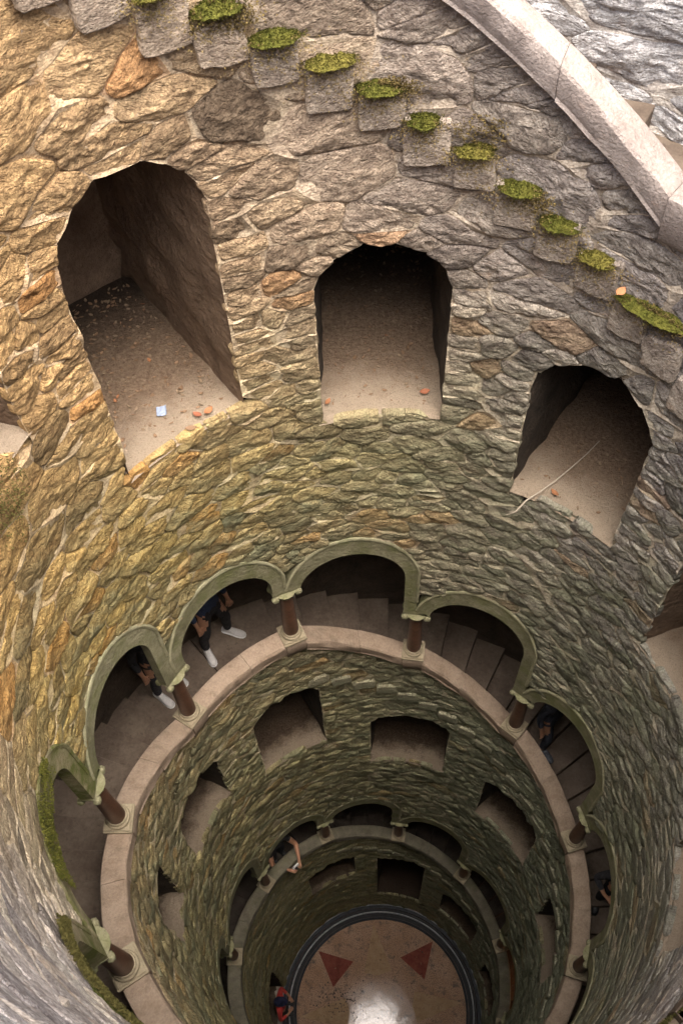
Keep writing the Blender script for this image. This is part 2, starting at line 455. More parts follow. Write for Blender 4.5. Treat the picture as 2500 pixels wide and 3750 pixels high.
def build_wall(root, K0, K1, lower, upper, curves, inside_opening, radius, tint, r, rlo=.15, rhi=.36, nmax=300, dens=1.0, mort=(1.0, 1.0, 1.0), flat=lambda K, z: 1.0, small=None):
    """lower/upper: z (units) at K; curves: closed or open polylines (K,z) the stones must follow;
       inside_opening(K,z) -> True where there is no wall"""
    Ks = np.linspace(K0, K1, 60)
    zlo = min(lower(k) for k in Ks) - .15; zhi = max(upper(k) for k in Ks) + .15
    sc = np.array([BW, S * ASP])          # (K,z) -> scaled metric space
    cur = []                              # boundary seeds in pairs
    bpts = []
    for c in curves:
        c = np.array(c) * sc; seg = np.diff(c, axis=0); L = np.hypot(seg[:, 0], seg[:, 1]); cum = np.concatenate([[0], np.cumsum(L)])
        if cum[-1] < .05: continue
        t = np.arange(0, cum[-1], .05)
        bpts.append(np.stack([np.interp(t, cum, c[:, 0]), np.interp(t, cum, c[:, 1])], 1))
        pos = r.uniform(.05, .15)
        while pos < cum[-1]:
            j = min(np.searchsorted(cum, pos) - 1, len(seg) - 1); j = max(j, 0)
            p = c[j] + seg[j] * ((pos - cum[j]) / L[j]); nrm = np.array([-seg[j][1], seg[j][0]]) / L[j]
            dd = r.uniform(.075, .13)
            cur += [p + nrm * dd, p - nrm * dd]
            pos += r.uniform(.15, .30)
    bp = np.vstack(bpts); cs = .3; bg = {}
    for q in bp: bg.setdefault((int(q[0] // cs), int(q[1] // cs)), []).append(q)
    def accept(p):
        gx, gy = int(p[0] // cs), int(p[1] // cs)
        for ax in (-1, 0, 1):
            for ay in (-1, 0, 1):
                for q in bg.get((gx + ax, gy + ay), ()):
                    if (q[0] - p[0]) ** 2 + (q[1] - p[1]) ** 2 < .2 ** 2: return False
        return True
    # thin the boundary seeds that crowd each other
    acc = []
    for i in range(0, len(cur), 2):
        if all((cur[i][0] - a[0]) ** 2 + (cur[i][1] - a[1]) ** 2 > .012 and (cur[i + 1][0] - a[0]) ** 2 + (cur[i + 1][1] - a[1]) ** 2 > .012 for a in acc[-60:]):
            acc += [cur[i], cur[i + 1]]
    box = (K0 * BW, K1 * BW, zlo * S * ASP, zhi * S * ASP)
    area = (box[1] - box[0]) * (box[3] - box[2])
    pts = poisson(int(area * 90 * dens), box, rlo, rhi, r, accept, small)
    seeds = np.vstack([np.array(acc), pts])
    def is_wall(q):
        K, z = q[0] / BW, q[1] / (S * ASP)
        return K0 - .02 <= K <= K1 + .02 and lower(K) < z < upper(K) and not inside_opening(K, z)
    keep = np.array([is_wall(q) for q in seeds])
    cells = voronoi(seeds, keep)
    ms = Masonry(radius, None, tint)
    out = []
    for i, poly in cells:
        poly = poly.copy(); poly[:, 1] /= ASP      # back to metres
        if np.ptp(poly[:, 0]) > 1.5 or np.ptp(poly[:, 1]) > 1.2: continue
        c = poly.mean(0)
        w3 = ms.to3d(poly[:, 0], poly[:, 1] + Z(0), 0)
        uvp, dep = pix(w3)
        x, y = uvp[:, 0], uvp[:, 1]
        a = abs((x * np.roll(y, -1) - y * np.roll(x, -1)).sum()) / 2
        mid = uvp.mean(0)
        vis = -120 < mid[0] < 2620 and -120 < mid[1] < 3870 and dep.min() > .3
        # facing the camera?
        n = -np.array([w3.mean(0)[0], w3.mean(0)[1], 0]); face = np.dot(CAMP - w3.mean(0), n) > 0
        out.append((math.sqrt(a) / 2500 * 682 * 2.0 if (vis and face) else 3.0, i, poly, c))
    out.sort(key=lambda q: -q[0])
    mv, mf, mu, mt = [], [], [], []
    sv, sf, su, st = [], [], [], []
    no = 0; so_ = 0
    for rank, (px, i, poly, c) in enumerate(out):
        K, z = c[0] / BW, c[1] / S
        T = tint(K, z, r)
        q, d, f, uv = ms.stone(poly, i + 1, px if rank < nmax * 2 else min(px, 20), r, flat(K, z))
        V = ms.to3d(q[:, 0], q[:, 1] + Z(0), d)
        if rank < nmax and px > 6:
            org = ms.to3d(c[0], c[1] + Z(0), 0)
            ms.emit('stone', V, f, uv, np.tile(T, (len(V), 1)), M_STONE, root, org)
        else:
            f = np.array(f) + so_; sv.append(V); sf.append(f); su.append(uv); st.append(np.tile(T, (len(V), 1))); so_ += len(V)
        # mortar bed of this cell
        pp = np.vstack([np.linspace(poly[a], poly[(a + 1) % len(poly)], 4, endpoint=False) for a in range(len(poly))])
        cc = np.vstack([pp, (pp + c) / 2, c[None]]); nn = len(pp)
        dm = (vnoise(np.stack([cc[:, 0] * 7, cc[:, 1] * 7, cc[:, 0] * 0 + 3], 1)) - .53) * .05
        dm[nn:] -= .02
        W = ms.to3d(cc[:, 0], cc[:, 1] + Z(0), dm)
        ff = []
        for a in range(nn):
            b2 = (a + 1) % nn
            ff += [(a, b2, nn + b2), (a, nn + b2, nn + a), (nn + a, nn + b2, 2 * nn)]
        tm = T.copy(); tm[:3] = (tm[:3] * .5 + np.array((.54, .47, .36)) * .5) * np.array(mort); tm[3] *= .9
        mv.append(W); mf.append(np.array(ff) + no); mu.append(cc); mt.append(np.tile(tm, (len(cc), 1))); no += len(W)
    if sv:
        o = ms.emit('small_stones', np.vstack(sv), np.vstack(sf), np.vstack(su), np.vstack(st), M_STONE, root)
        o['kind'] = 'stuff'
    ms.emit('mortar', np.vstack(mv), np.vstack(mf), np.vstack(mu), np.vstack(mt), M_MORTAR, root)
    return len(out)

# niches: (centre K, half width in bays, crown z, sill z, arch rise, depth)
NICHES_UP = [(-.53, .34, -1.02, -1.83, .17, .6), (.585, .352, -1.375, -2.31, .19, .64), (1.71, .338, -1.79, -2.485, .165, .72), (2.86, .345, -2.09, -2.785, .165, .72),
             (3.99, .345, -2.42, -3.12, .16, .6), (5.1, .34, -2.76, -3.46, .16, .6)]
NICHES_MID = [(9.77, .2, -4.22, -4.85, .08, .4), (10.69, .33, -4.50, -5.10, .1, .42), (11.81, .345, -4.56, -5.40, .12, .75), (13.03, .40, -5.17, -5.95, .12, .95),
              (14.3, .385, -5.66, -6.36, .12, .75), (15.55, .36, -5.95, -6.60, .12, .42), (16.75, .35, -6.5, -7.1, .12, .42)]
NICHES_LOW = [(21.0, .36, -9.25, -10.62, .12, .9), (22.98, .38, -8.38, -9.05, .08, .42), (24.08, .37, -8.57, -10.10, .05, 2.2), (25.2, .38, -9.12, -9.92, .1, .9), (26.35, .36, -9.5, -10.2, .1, .42)]
def niche_outline(nc, n=14):
    c, hw, top, sill, rise, dep = nc
    pts = [(c - hw, sill), (c - hw, top - rise)]
    for i in range(1, n):
        a = math.pi - math.pi * i / n
        pts.append((c + hw * math.cos(a), top - rise + rise * math.sin(a)))
    pts += [(c + hw, top - rise), (c + hw, sill)]
    return pts
def in_niche(nc, K, z):
    c, hw, top, sill, rise, dep = nc
    x = abs(K - c)
    if x > hw or z < sill: return False
    if z < top - rise: return True
    return ((K - c) / hw) ** 2 + ((z - (top - rise)) / rise) ** 2 < 1
def arch_curve(K, n=12):
    pts = [(K + .5 + x, arch_out(K, x)) for x in np.linspace(-.5, .5, n)]
    return pts
def tier(K0, K1, lower, upper, niches, arches, topcurve):
    curves = [niche_outline(n) + [niche_outline(n)[0]] for n in niches]
    for K in arches: curves.append(arch_curve(K) + [(K + 1, arch_out(K + 1, -.5))])
    curves.append(topcurve)
    return curves, (lambda K, z: any(in_niche(n, K, z) for n in niches))
def low_arc(K):
    if K < -4: return zrail(K)
    b = math.floor(K); return arch_out(b, K - b - .5)
def up_rail(K): return zrail(K - 11) - .075
def up_rim(K): return min(RIM, up_rail(K)) if K > -.1 else RIM
def flat_of(K, z):
    k = ((K + 5.0) % 11) - 5.0
    return .28 if (k < -1.3 or k > 4.6) else .78
WALLS = {}
def wall_root(name, label, z):
    o = empty(name, (0, 0, Z(z))); tag(o, label, 'wall', 'tiers of the shaft wall'); return o
def child_fix(root):
    mi = Matrix.Translation(-root.location)
    for c in root.children: c.matrix_parent_inverse = mi
rt = wall_root('well_wall', 'ochre and grey rubble stone wall with tall arched niches above the upper arcade', -3)
cv, ino = tier(-5.6, 6.4, low_arc, up_rim, NICHES_UP, range(-4, 7), [(k, up_rim(k)) for k in np.linspace(-5.6, 6.4, 66)])
cv.append([(k, zrail(k)) for k in np.linspace(-5.6, -4, 12)])
print('upper stones', build_wall(rt, -5.6, 6.4, low_arc, up_rim, cv, ino, RW, wall_tint, np.random.default_rng(3), .2, .62, flat=flat_of, small=lambda q: float(np.interp(q[1] / (S * ASP), [-3.4, -2.5, -1.8, -1.4], [.52, .62, .95, 1.15])))); child_fix(rt)
rm = wall_root('well_wall', 'green stained rubble wall with squat niches between the two arcades', -6)
cv, ino = tier(6.4, 17.4, low_arc, up_rail, NICHES_MID, range(6, 18), [(k, up_rail(k)) for k in np.linspace(6.4, 17.4, 60)])
print('mid stones', build_wall(rm, 6.4, 17.4, low_arc, up_rail, cv, ino, RW, wall_tint, np.random.default_rng(4), .13, .42)); child_fix(rm)
rl = wall_root('well_wall', 'dark rubble wall with black doorways around the floor of the well', -9)
cv, ino = tier(17.4, 28.4, lambda K: ZF, up_rail, NICHES_LOW, (), [(k, up_rail(k)) for k in np.linspace(17.4, 28.4, 60)])
print('low stones', build_wall(rl, 17.4, 28.4, lambda K: ZF, up_rail, cv, ino, RW, wall_tint, np.random.default_rng(5), .13, .40)); child_fix(rl)
WALLS = {'up': rt, 'mid': rm, 'low': rl}

# ------------------------------------------------------------------ niches (jambs, back, sill)
def niche(nc, parent, slope=.05):
    c, hw, top, sill, rise, dep = nc
    out = niche_outline((c, hw * 1.035, top + .014, sill, rise, dep), 16)
    r0, r1 = RW + .006, RW + dep
    def jit(K, z, r):
        a = (n1(K * 10, z * 15, r * 13) - .5) * .030 / .55 * min(1, (r - r0) * 8 + .35)
        return K + a, z + a * .45
    nr = 18; rs = np.linspace(r0, r1, nr); body = []
    pts = []
    for (k1, z1), (k2, z2) in zip(out[:-1], out[1:]):
        m = 18 if abs(z2 - z1) > .2 else 2
        for i in range(m): pts.append((k1 + (k2 - k1) * i / m, z1 + (z2 - z1) * i / m))
    pts.append(out[-1])
    mb = MB(); v = []; f = []
    for r in rs:
        for (k, z) in pts:
            kk = c + (k - c) * RW / r * (1 - .04 * (r - r0) / dep) if True else k
            a, b = jit(kk, z, r); v.append(P(a, r, b))
    n = len(pts)
    for j in range(nr - 1):
        for i in range(n - 1): f.append((j * n + i, j * n + i + 1, (j + 1) * n + i + 1, (j + 1) * n + i))
    mb.add(v, f)
    # back: fan grid
    last = [v[(nr - 1) * n + i] for i in range(n)]
    ctr = P(c, r1, (top + sill) / 2)
    mb.add(last + [ctr], [(i, i + 1, n) for i in range(n - 1)] + [(n - 1, 0, n)])
    o = mb.build('niche', M_NICHE if c < 1.2 or 3.5 < c < 6.4 else M_NICHE_SHADE, parent, fix=False, auto=50)
    # sill
    sv = []; sf = []; nk = 13
    rs2 = np.linspace(RW - .004, r1 + .02, 18)
    for j, r in enumerate(rs2):
        for i in range(nk):
            k = c + (hw * 1.075) * (2 * i / (nk - 1) - 1) * RW / max(r, RW)
            z = sill + slope * (r - RW) + (n1(k * 14, r * 30, c) - .5) * .018 - (.02 if j == 0 else 0)
            sv.append(P(k, r, z))
    for j in range(len(rs2) - 1):
        for i in range(nk - 1): sf.append((j * nk + i, j * nk + i + 1, (j + 1) * nk + i + 1, (j + 1) * nk + i))
    s = MB().add(sv, sf).build('sill', M_SILL if c < 6.4 else M_SILL_SHADE, o, fix=False, auto=60)
    att = s.data.color_attributes.new('dirt_shade', 'FLOAT_COLOR', 'POINT')
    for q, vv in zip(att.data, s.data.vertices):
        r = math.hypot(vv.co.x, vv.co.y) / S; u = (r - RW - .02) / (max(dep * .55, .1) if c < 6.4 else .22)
        u = 2 if dep > 2 else min(2, max(0, u) + (.35 if c > 17.4 and c > 22 else 0)); q.color = (u, u, u, 1)  # dirt first, painted shade further back; the deep doorway is all shade
    return o
for lst, par in ((NICHES_UP, rt), (NICHES_MID, rm), (NICHES_LOW, rl)):
    for nc in lst: niche(nc, par)
for r_ in (rt, rm, rl): child_fix(r_)

# ------------------------------------------------------------------ coping (rail) stones
PROF = [(.948, -.085), (.930, -.080), (.932, -.072), (.929, -.045), (.930, -.010), (.936, -.001), (.95, 0), (1.004, 0), (1.016, -.004), (1.021, -.016), (1.021, -.06), (1.012, -.085)]
M_COPING3 = mat_simple('grimy_granite', (.12, .11, .08), (.22, .20, .145), 5, .85, .01, 60, moss=.3, mosscol=(.13, .135, .06))
M_COPING2 = mat_simple('grey_pink_granite', (.28, .235, .21), (.43, .375, .34), 6, .85, .025, 55, spots=(.33, .26, .22))
def coping(root, Ka, Kb, za, zb, n=10, name='coping_stone'):
    ph = rng.uniform(0, 50)
    path = []
    for i in range(n + 1):
        u = i / n; K = Ka + (Kb - Ka) * u; z0 = za + (zb - za) * u
        def fn(r, dz, K=K, z0=z0):
            j = (n1(K * 6, dz * 60, ph) - .5) * (.014 if r < .94 else .004)
            return P(K, r + j, z0 + dz + j * .3)
        path.append(fn)
    return MB().sweep(PROF, path).build(name, M_COPING2 if Kb < -5 else M_COPING if Ka < 6 else M_COPING3, root, auto=24)
PLH = .088            # half width of plinth, bays
def parapet(K0, K1, label, skip=()):
    root = empty('parapet', P(K0, RW, zrail(K0))); tag(root, label, 'parapet', 'coping of the spiral stair')
    for K in range(K0, K1):
        a, b = K + (PLH if K not in skip else 0), K + 1 - (PLH if K + 1 not in skip else 0)
        za = zrail(K) - ((.03 if zc(K) - zc(K + 1) > .1 else .004) if K not in skip else 0); zb = zrail(K + 1) + (.0 if zc(K) - zc(K + 1) > .1 else 0)
        m = rng.uniform(.4, .62); g = .0012
        km = a + (b - a) * m; zm = za + (zb - za) * m
        coping(root, a, km - g, za, zm); coping(root, km + g, b, zm, zb)
        # parapet wall on the stair side
        mb = MB(); v = []; f = []
        for i in range(9):
            k = K + i / 8
            v += [P(k, 1.012, zrail(k) - .05), P(k, 1.012, min(ztread(k), ztread(k + .2)) - .12)]
        for i in range(8): f.append((2 * i, 2 * i + 1, 2 * i + 3, 2 * i + 2))
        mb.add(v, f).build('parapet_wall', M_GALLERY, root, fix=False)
    for K in range(K0, K1 + 1):
        if K in skip: continue
        zt = zrail(K)
        mb = MB(); path = []
        for i in range(5):
            k = K - PLH + .002 + (2 * PLH - .004) * i / 4
            path.append(lambda r, dz, k=k: P(k, r, zt + dz))
        pr = [(.944, -.13), (.935, -.115), (.925, -.06), (.924, -.02), (.926, .002), (1.020, .002), (1.022, -.13)]
        mb.sweep(pr, path).build('pedestal', M_COPING2 if K < -5 else M_COPING if K < 7 else M_COPING3, root, bevel=.008)
    mi = Matrix.Translation(-root.location)
    for c in root.children: c.matrix_parent_inverse = mi
    return root
parapet(-11, -5, 'pale granite coping of the top flight with bright wall behind it', (-11, -10, -9))
parapet(-5, 6, 'wide warm beige coping that carries the upper row of columns')
parapet(6, 18, 'narrow grey coping of the lower arcade above the floor')

# ------------------------------------------------------------------ columns
RC = .976
def column_parts():
    """meshes in local axes: x along the wall, y towards the axis of the well, z up; metres"""
    m = {}
    w = .052 * S
    loc = lambda x, y, z: (x, y, z)
    b = MB().box(loc, (-w, -w, -.035 * S), (w, w, -.018 * S)).box(loc, (-w * .9, -w * .9, -.018 * S), (w * .9, w * .9, -.008 * S))
    m['plinth'] = (b, M_BASE, .005)
    pr = [(.0, -.008), (.043, -.008), (.0455, -.004), (.0455, .003), (.043, .008), (.0385, .010), (.0375, .014), (.039, .018), (.036, .023), (.0, .023)]
    m['base'] = (MB().lathe([(r * S, z * S) for r, z in pr], 24, cap=False), M_BASE, 0)
    pr = [(.0, .020), (.0335, .020), (.0335, .03), (.0325, .1), (.030, .2), (.028, HS - .006), (.0315, HS - .004), (.0315, HS + .004), (.0, HS + .004)]
    m['shaft'] = (MB().lathe([(r * S, z * S) for r, z in pr], 20, cap=False), M_SHAFT, 0)
    c = MB()
    h0, h1 = HS, HS + HCAP
    pr = [(.0, h0), (.032, h0), (.034, h0 + .012), (.038, h0 + .02), (.046, h0 + .038), (.049, h0 + .044), (.0, h0 + .044)]
    c.lathe([(r * S, z * S) for r, z in pr], 16, cap=False)
    a = .057 * S
    c.box(loc, (-a * .96, -a * .4, (h0 + .044) * S), (a * .96, a * .36, (h0 + .054) * S)).box(loc, (-a * 1.04, -a * .45, (h0 + .054) * S), (a * 1.02, a * .41, h1 * S))
    for sx in (-1, 1):
        for sy in (-1, 1):           # corner volutes: rolled scrolls
            cx, cy, cz = sx * .049 * S, sy * .026 * S, (h0 + .030) * S
            c.lathe([(0, -.010 * S), (.013 * S, -.010 * S), (.0165 * S, 0), (.013 * S, .010 * S), (0, .010 * S)], 12, lambda x, y, z, cx=cx, cy=cy, cz=cz: (cx + x, cy + z, cz + y), cap=False)
            c.lathe([(0, -.013 * S), (.006 * S, -.012 * S), (.007 * S, 0), (.006 * S, .012 * S), (0, .013 * S)], 8, lambda x, y, z, cx=cx, cy=cy, cz=cz: (cx + x, cy + z, cz + y), cap=False)
    for (dx, dy) in ((0, 1), (0, -1), (1, 0), (-1, 0)):  # centre rosettes
        c.lathe([(0, -.011 * S), (.009 * S, -.007 * S), (.011 * S, 0), (.009 * S, .007 * S), (0, .011 * S)], 10, lambda x, y, z, dx=dx, dy=dy: (dx * .040 * S + x, dy * .034 * S + y, (h0 + .032) * S + z), cap=False)
    for i in range(8):                # leaves
        t = 2 * math.pi * (i + .5) / 8
        def leaf(x, y, z, t=t):
            rr = (.036 + y) * S; return (rr * math.cos(t) - x * S * math.sin(t), rr * math.sin(t) + x * S * math.cos(t), (h0 + z) * S)
        c.add([leaf(-.010, 0, .006), leaf(.010, 0, .006), leaf(.010, .003, .02), leaf(-.010, .003, .02), leaf(0, .012, .03), leaf(0, .005, .015)],
              [(0, 1, 5), (1, 2, 5), (2, 4, 5), (4, 3, 5), (3, 0, 5)])
    m['capital'] = (c, M_ARCH, 0)
    return {k: v for k, v in m.items()}
_parts = {}
for k, (b, mt, bev) in column_parts().items():
    me = mesh(k, b.v, b.f); bm = bmesh.new(); bm.from_mesh(me); bmesh.ops.remove_doubles(bm, verts=bm.verts, dist=1e-5); bmesh.ops.recalc_face_normals(bm, faces=bm.faces)
    if bev: bmesh.ops.bevel(bm, geom=[e for e in bm.edges if e.calc_face_angle(0) > .7], offset=bev, segments=2, affect='EDGES')
    bm.to_mesh(me); bm.free(); set_auto(me, 40); me.materials.append(mt); _parts[k] = me
COL_LABEL = {
    -4: 'arcade column hidden in the near wall below the viewer', -3: 'arcade column hidden behind the mossy ledge at lower left',
    -2: 'thick looking brown column at lower left beside the mossy ledge', -1: 'brown column between the moss patched arch and the wide left opening',
    0: 'reddish column left of the person in white shoes', 1: 'brown column right of the person in white shoes',
    2: 'dark column with scrolled capital at the top of the descending steps', 3: 'dark column in front of the grey jacketed person at right',
    4: 'short dark column below the person on the right hand steps', 5: 'lowest column on the right, half hidden by the green wall',
    6: 'arcade column on the hidden near right side of the upper arcade'}
def column(K):
    z = zc(K); o = empty('arcade_column', P(K, RC, z)); o.rotation_euler = (0, 0, ang(K) + math.pi / 2)
    lab = COL_LABEL.get(K) or {10: 'small lower arcade column at far left of the lower ring', 11: 'lower arcade column left of the person holding a camera', 12: 'lower arcade column right of the person holding a camera',
        13: 'lower arcade column straight above the largest black doorway', 14: 'lower arcade column at upper right of the lower ring', 15: 'lower arcade column on the right side of the lower ring',
        16: 'lowest visible column on the right of the lower ring', 9: 'lower arcade column at the left edge of the lower ring'}.get(K, 'lower arcade column on the hidden near side')
    tag(o, lab, 'column', 'columns of the spiral arcade')
    for k, me in _parts.items():
        c = bpy.data.objects.new(k, me); COL.objects.link(c); c.parent = o
    return o
for K in list(range(-4, 7)) + list(range(9, 18)): column(K)

# ------------------------------------------------------------------ arches
def arch(K, root, mossy=False):
    """smooth stone arch of bay K: face, soffit, back, from capital to capital"""
    ac = acentre(K); zl = zc(K) + HS + HCAP; zr = zc(K + 1) + HS + HCAP
    n = 22
    inner = []; outer = []
    # left foot
    xs = np.linspace(-AIN, AIN, n)
    inner.append((-AIN, zl)); outer.append((-.5, zl))
    if ac > zl + .03: inner.append((-AIN, (ac + zl) / 2)); outer.append((-.5, (ac + zl) / 2))
    for i in range(n + 1):
        a = math.pi - math.pi * i / n
        x = AIN * math.cos(a); z = ac + RISE_IN * math.sin(a)
        inner.append((x, z))
        xo = -.5 + 1.0 * (.5 - .5 * math.cos(math.pi * i / n)); zo = arch_out(K, xo)
        outer.append((xo, zo))
    for u in (.35, .7, 1.0):
        inner.append((AIN, ac + (zr - ac) * u)); outer.append((.5, min(arch_out(K, .5), arch_out(K, .5) + (zr - arch_out(K, .5)) * u)))
    rf, rb = RW - .002, RW + .04
    mb = MB(); m = len(inner); v = []
    for (x, z) in inner: v.append(P(K + .5 + x, rf, z))
    for (x, z) in outer: v.append(P(K + .5 + x * .998, rf, z))
    for (x, z) in inner: v.append(P(K + .5 + x, rb, z))
    for (x, z) in outer: v.append(P(K + .5 + x * .998, rb, z))
    f = []
    for i in range(m - 1):
        f.append((i, i + 1, m + i + 1, m + i)); f.append((2 * m + i, 3 * m + i, 3 * m + i + 1, 2 * m + i + 1))
        f.append((i, 2 * m + i, 2 * m + i + 1, i + 1)); f.append((m + i, m + i + 1, 3 * m + i + 1, 3 * m + i))
    f.append((0, m, 3 * m, 2 * m)); f.append((m - 1, 2 * m + m - 1, 3 * m + m - 1, m + m - 1))
    a = mb.add(v, f).build('arch', M_ARCHMOSS if mossy else M_ARCH, root, auto=40)
    # raised lip along the extrados
    prof = [(-.010, 0.0), (-.009, -.005), (.002, -.008), (.010, -.004), (.010, 0.0)]
    path = []
    oc = [q for q in outer[1:-3]]
    oc += [(.5, arch_out(K, .5) * (1 - u) + (arch_out(K + 1, -.5) + .01) * u) for u in (.4, .8)]
    for i, (x, z) in enumerate(oc):
        x0, z0 = oc[max(i - 1, 0)]; x1, z1 = oc[min(i + 1, len(oc) - 1)]
        t = Vector(((x1 - x0) * DEL * RW, z1 - z0)); t.normalize(); nx, nz = -t.y, t.x
        def fn(o, d, x=x, z=z, nx=nx, nz=nz):
            return P(K + .5 + x * .994 + nx * o / (DEL * RW) * .7, rf + d + .002, z + nz * o - .008)
        path.append(fn)
    MB().sweep(prof, path).build('rim', M_ARCHMOSS if mossy else M_RIM, a, auto=50)
    return a
def arcade(K0, K1, label):
    root = empty('arcade', P(K0, RW, acentre(K0))); tag(root, label, 'arcade', 'arcades of the spiral stair')
    for K in range(K0, K1):
        arch(K, root, K in (-2, -3, -4, -5))
    mi = Matrix.Translation(-root.location)
    for c in root.children: c.matrix_parent_inverse = mi
arcade(-4, 7, 'smooth green tinged stone arches of the upper spiral arcade')
arcade(7, 18, 'small dim stone arches of the lower spiral arcade')

# ------------------------------------------------------------------ stair, gallery walls and vault
ROUT = 1.47
def stair(K0, K1, label):
    root = empty('spiral_stair', P(K0, 1.2, ztread(K0))); tag(root, label, 'staircase', 'flights of the spiral stair')
    K = K0
    while K < K1 - 1e-6:
        flat = (0 <= K < .999) or (11 <= K < 11.999)
        step = .5 if flat else .2
        zt = ztread(K + step * .5) if not flat else ztread(math.floor(K + 1e-6) + .5)
        mb = MB(); path = []
        for i in range(4):
            k = K + .003 - (.012 if not flat else 0) + (step - .004 + (.012 if not flat else 0)) * i / 3
            path.append(lambda r, dz, k=k: P(k, r, zt + dz))
        pr = [(1.014, -.13), (1.014, 0.0), (1.25, -.004), (ROUT, 0.0), (ROUT, -.13)]
        mb.sweep(pr, path).build('step', M_TREAD if K < 6.4 else M_TREAD_SHADE, root, bevel=.006, seg=1)
        K += step
    mi = Matrix.Translation(-root.location)
    for c in root.children: c.matrix_parent_inverse = mi
stair(-11, -5, 'bright stone steps of the top flight behind the pale coping')
stair(-5, 6.4, 'worn stone steps behind the upper row of columns')
stair(6.4, 18, 'dark stone steps behind the lower arcade')

def strip(name, Ka, Kb, f0, f1, mat, n=8, m=4, rough=.02, kind='structure'):
    v = []; f = []; N = int((Kb - Ka) * n)
    for i in range(N + 1):
        K = Ka + (Kb - Ka) * i / N; (r0, z0), (r1, z1) = f0(K), f1(K)
        for j in range(m + 1):
            u = j / m; r = r0 + (r1 - r0) * u; z = z0 + (z1 - z0) * u
            q = (n1(K * 5, z * 9, r * 5) - .5) * rough
            v.append(P(K, r + q, z + q * .5))
    for i in range(N):
        for j in range(m): f.append((i * (m + 1) + j, i * (m + 1) + j + 1, (i + 1) * (m + 1) + j + 1, (i + 1) * (m + 1) + j))
    o = MB().add(v, f).build(name, mat, None, fix=False, auto=70); o['kind'] = kind; return o
def zceil(K): return zc(K) + HS + HCAP + .50
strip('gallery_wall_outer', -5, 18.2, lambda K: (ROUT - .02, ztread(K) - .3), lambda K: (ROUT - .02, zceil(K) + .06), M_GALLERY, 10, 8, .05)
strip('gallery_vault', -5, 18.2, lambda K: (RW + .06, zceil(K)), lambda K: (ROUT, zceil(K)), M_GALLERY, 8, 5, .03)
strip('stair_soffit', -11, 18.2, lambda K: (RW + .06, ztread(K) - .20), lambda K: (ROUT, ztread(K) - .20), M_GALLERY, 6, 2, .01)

# outer wall of the top flight: stones
def tint_outer(K, z, r):
    c = np.array((.86, .88, .92)) * (.88 + .15 * r.random()); 
    return np.append(c, .04)
ro = wall_root('outer_wall', 'bright grey white rubble wall behind the pale top coping', -1.2)
ro['group'] = 'outer wall'
cvo = [[(k, ztread(k - 11) - .1) for k in np.linspace(-.5, 6, 40)], [(k, .12) for k in np.linspace(-.5, 6, 40)]]
print('outer', build_wall(ro, -.5, 6.0, lambda K: ztread(K - 11) - .1, lambda K: .12, cvo, lambda K, z: False, ROUT, tint_outer, np.random.default_rng(8), .22, .5, 120)); child_fix(ro)

# rim of the well on the near side, and the ground round its mouth
strip('well_rim', -5.7, .3, lambda K: (RW - .012, RIM), lambda K: (1.30, RIM + .01), M_COPING, 8, 4, .01)
def ground():
    v = []; f = []; n = 44; rs = [1.46, 1.7, 2.4, 5, 20, 120]
    for r in rs:
        for i in range(n):
            a = 2 * math.pi * i / n; v.append((r * S * math.cos(a), r * S * math.sin(a), Z(.06)))
    for j in range(len(rs) - 1):
        for i in range(n): f.append((j * n + i, j * n + (i + 1) % n, (j + 1) * n + (i + 1) % n, (j + 1) * n + i))
    M_GROUND = mat_simple('forest_ground', (.08, .07, .045), (.16, .14, .09), 2, .95, .03, 20, moss=.5)
    o = MB().add(v, f).build('ground', M_GROUND, None, fix=False); o['kind'] = 'structure'
ground()
strip('well_shoulder', -5.7, .3, lambda K: (1.30, RIM), lambda K: (1.47, .06), M_COPING, 8, 2, .01)

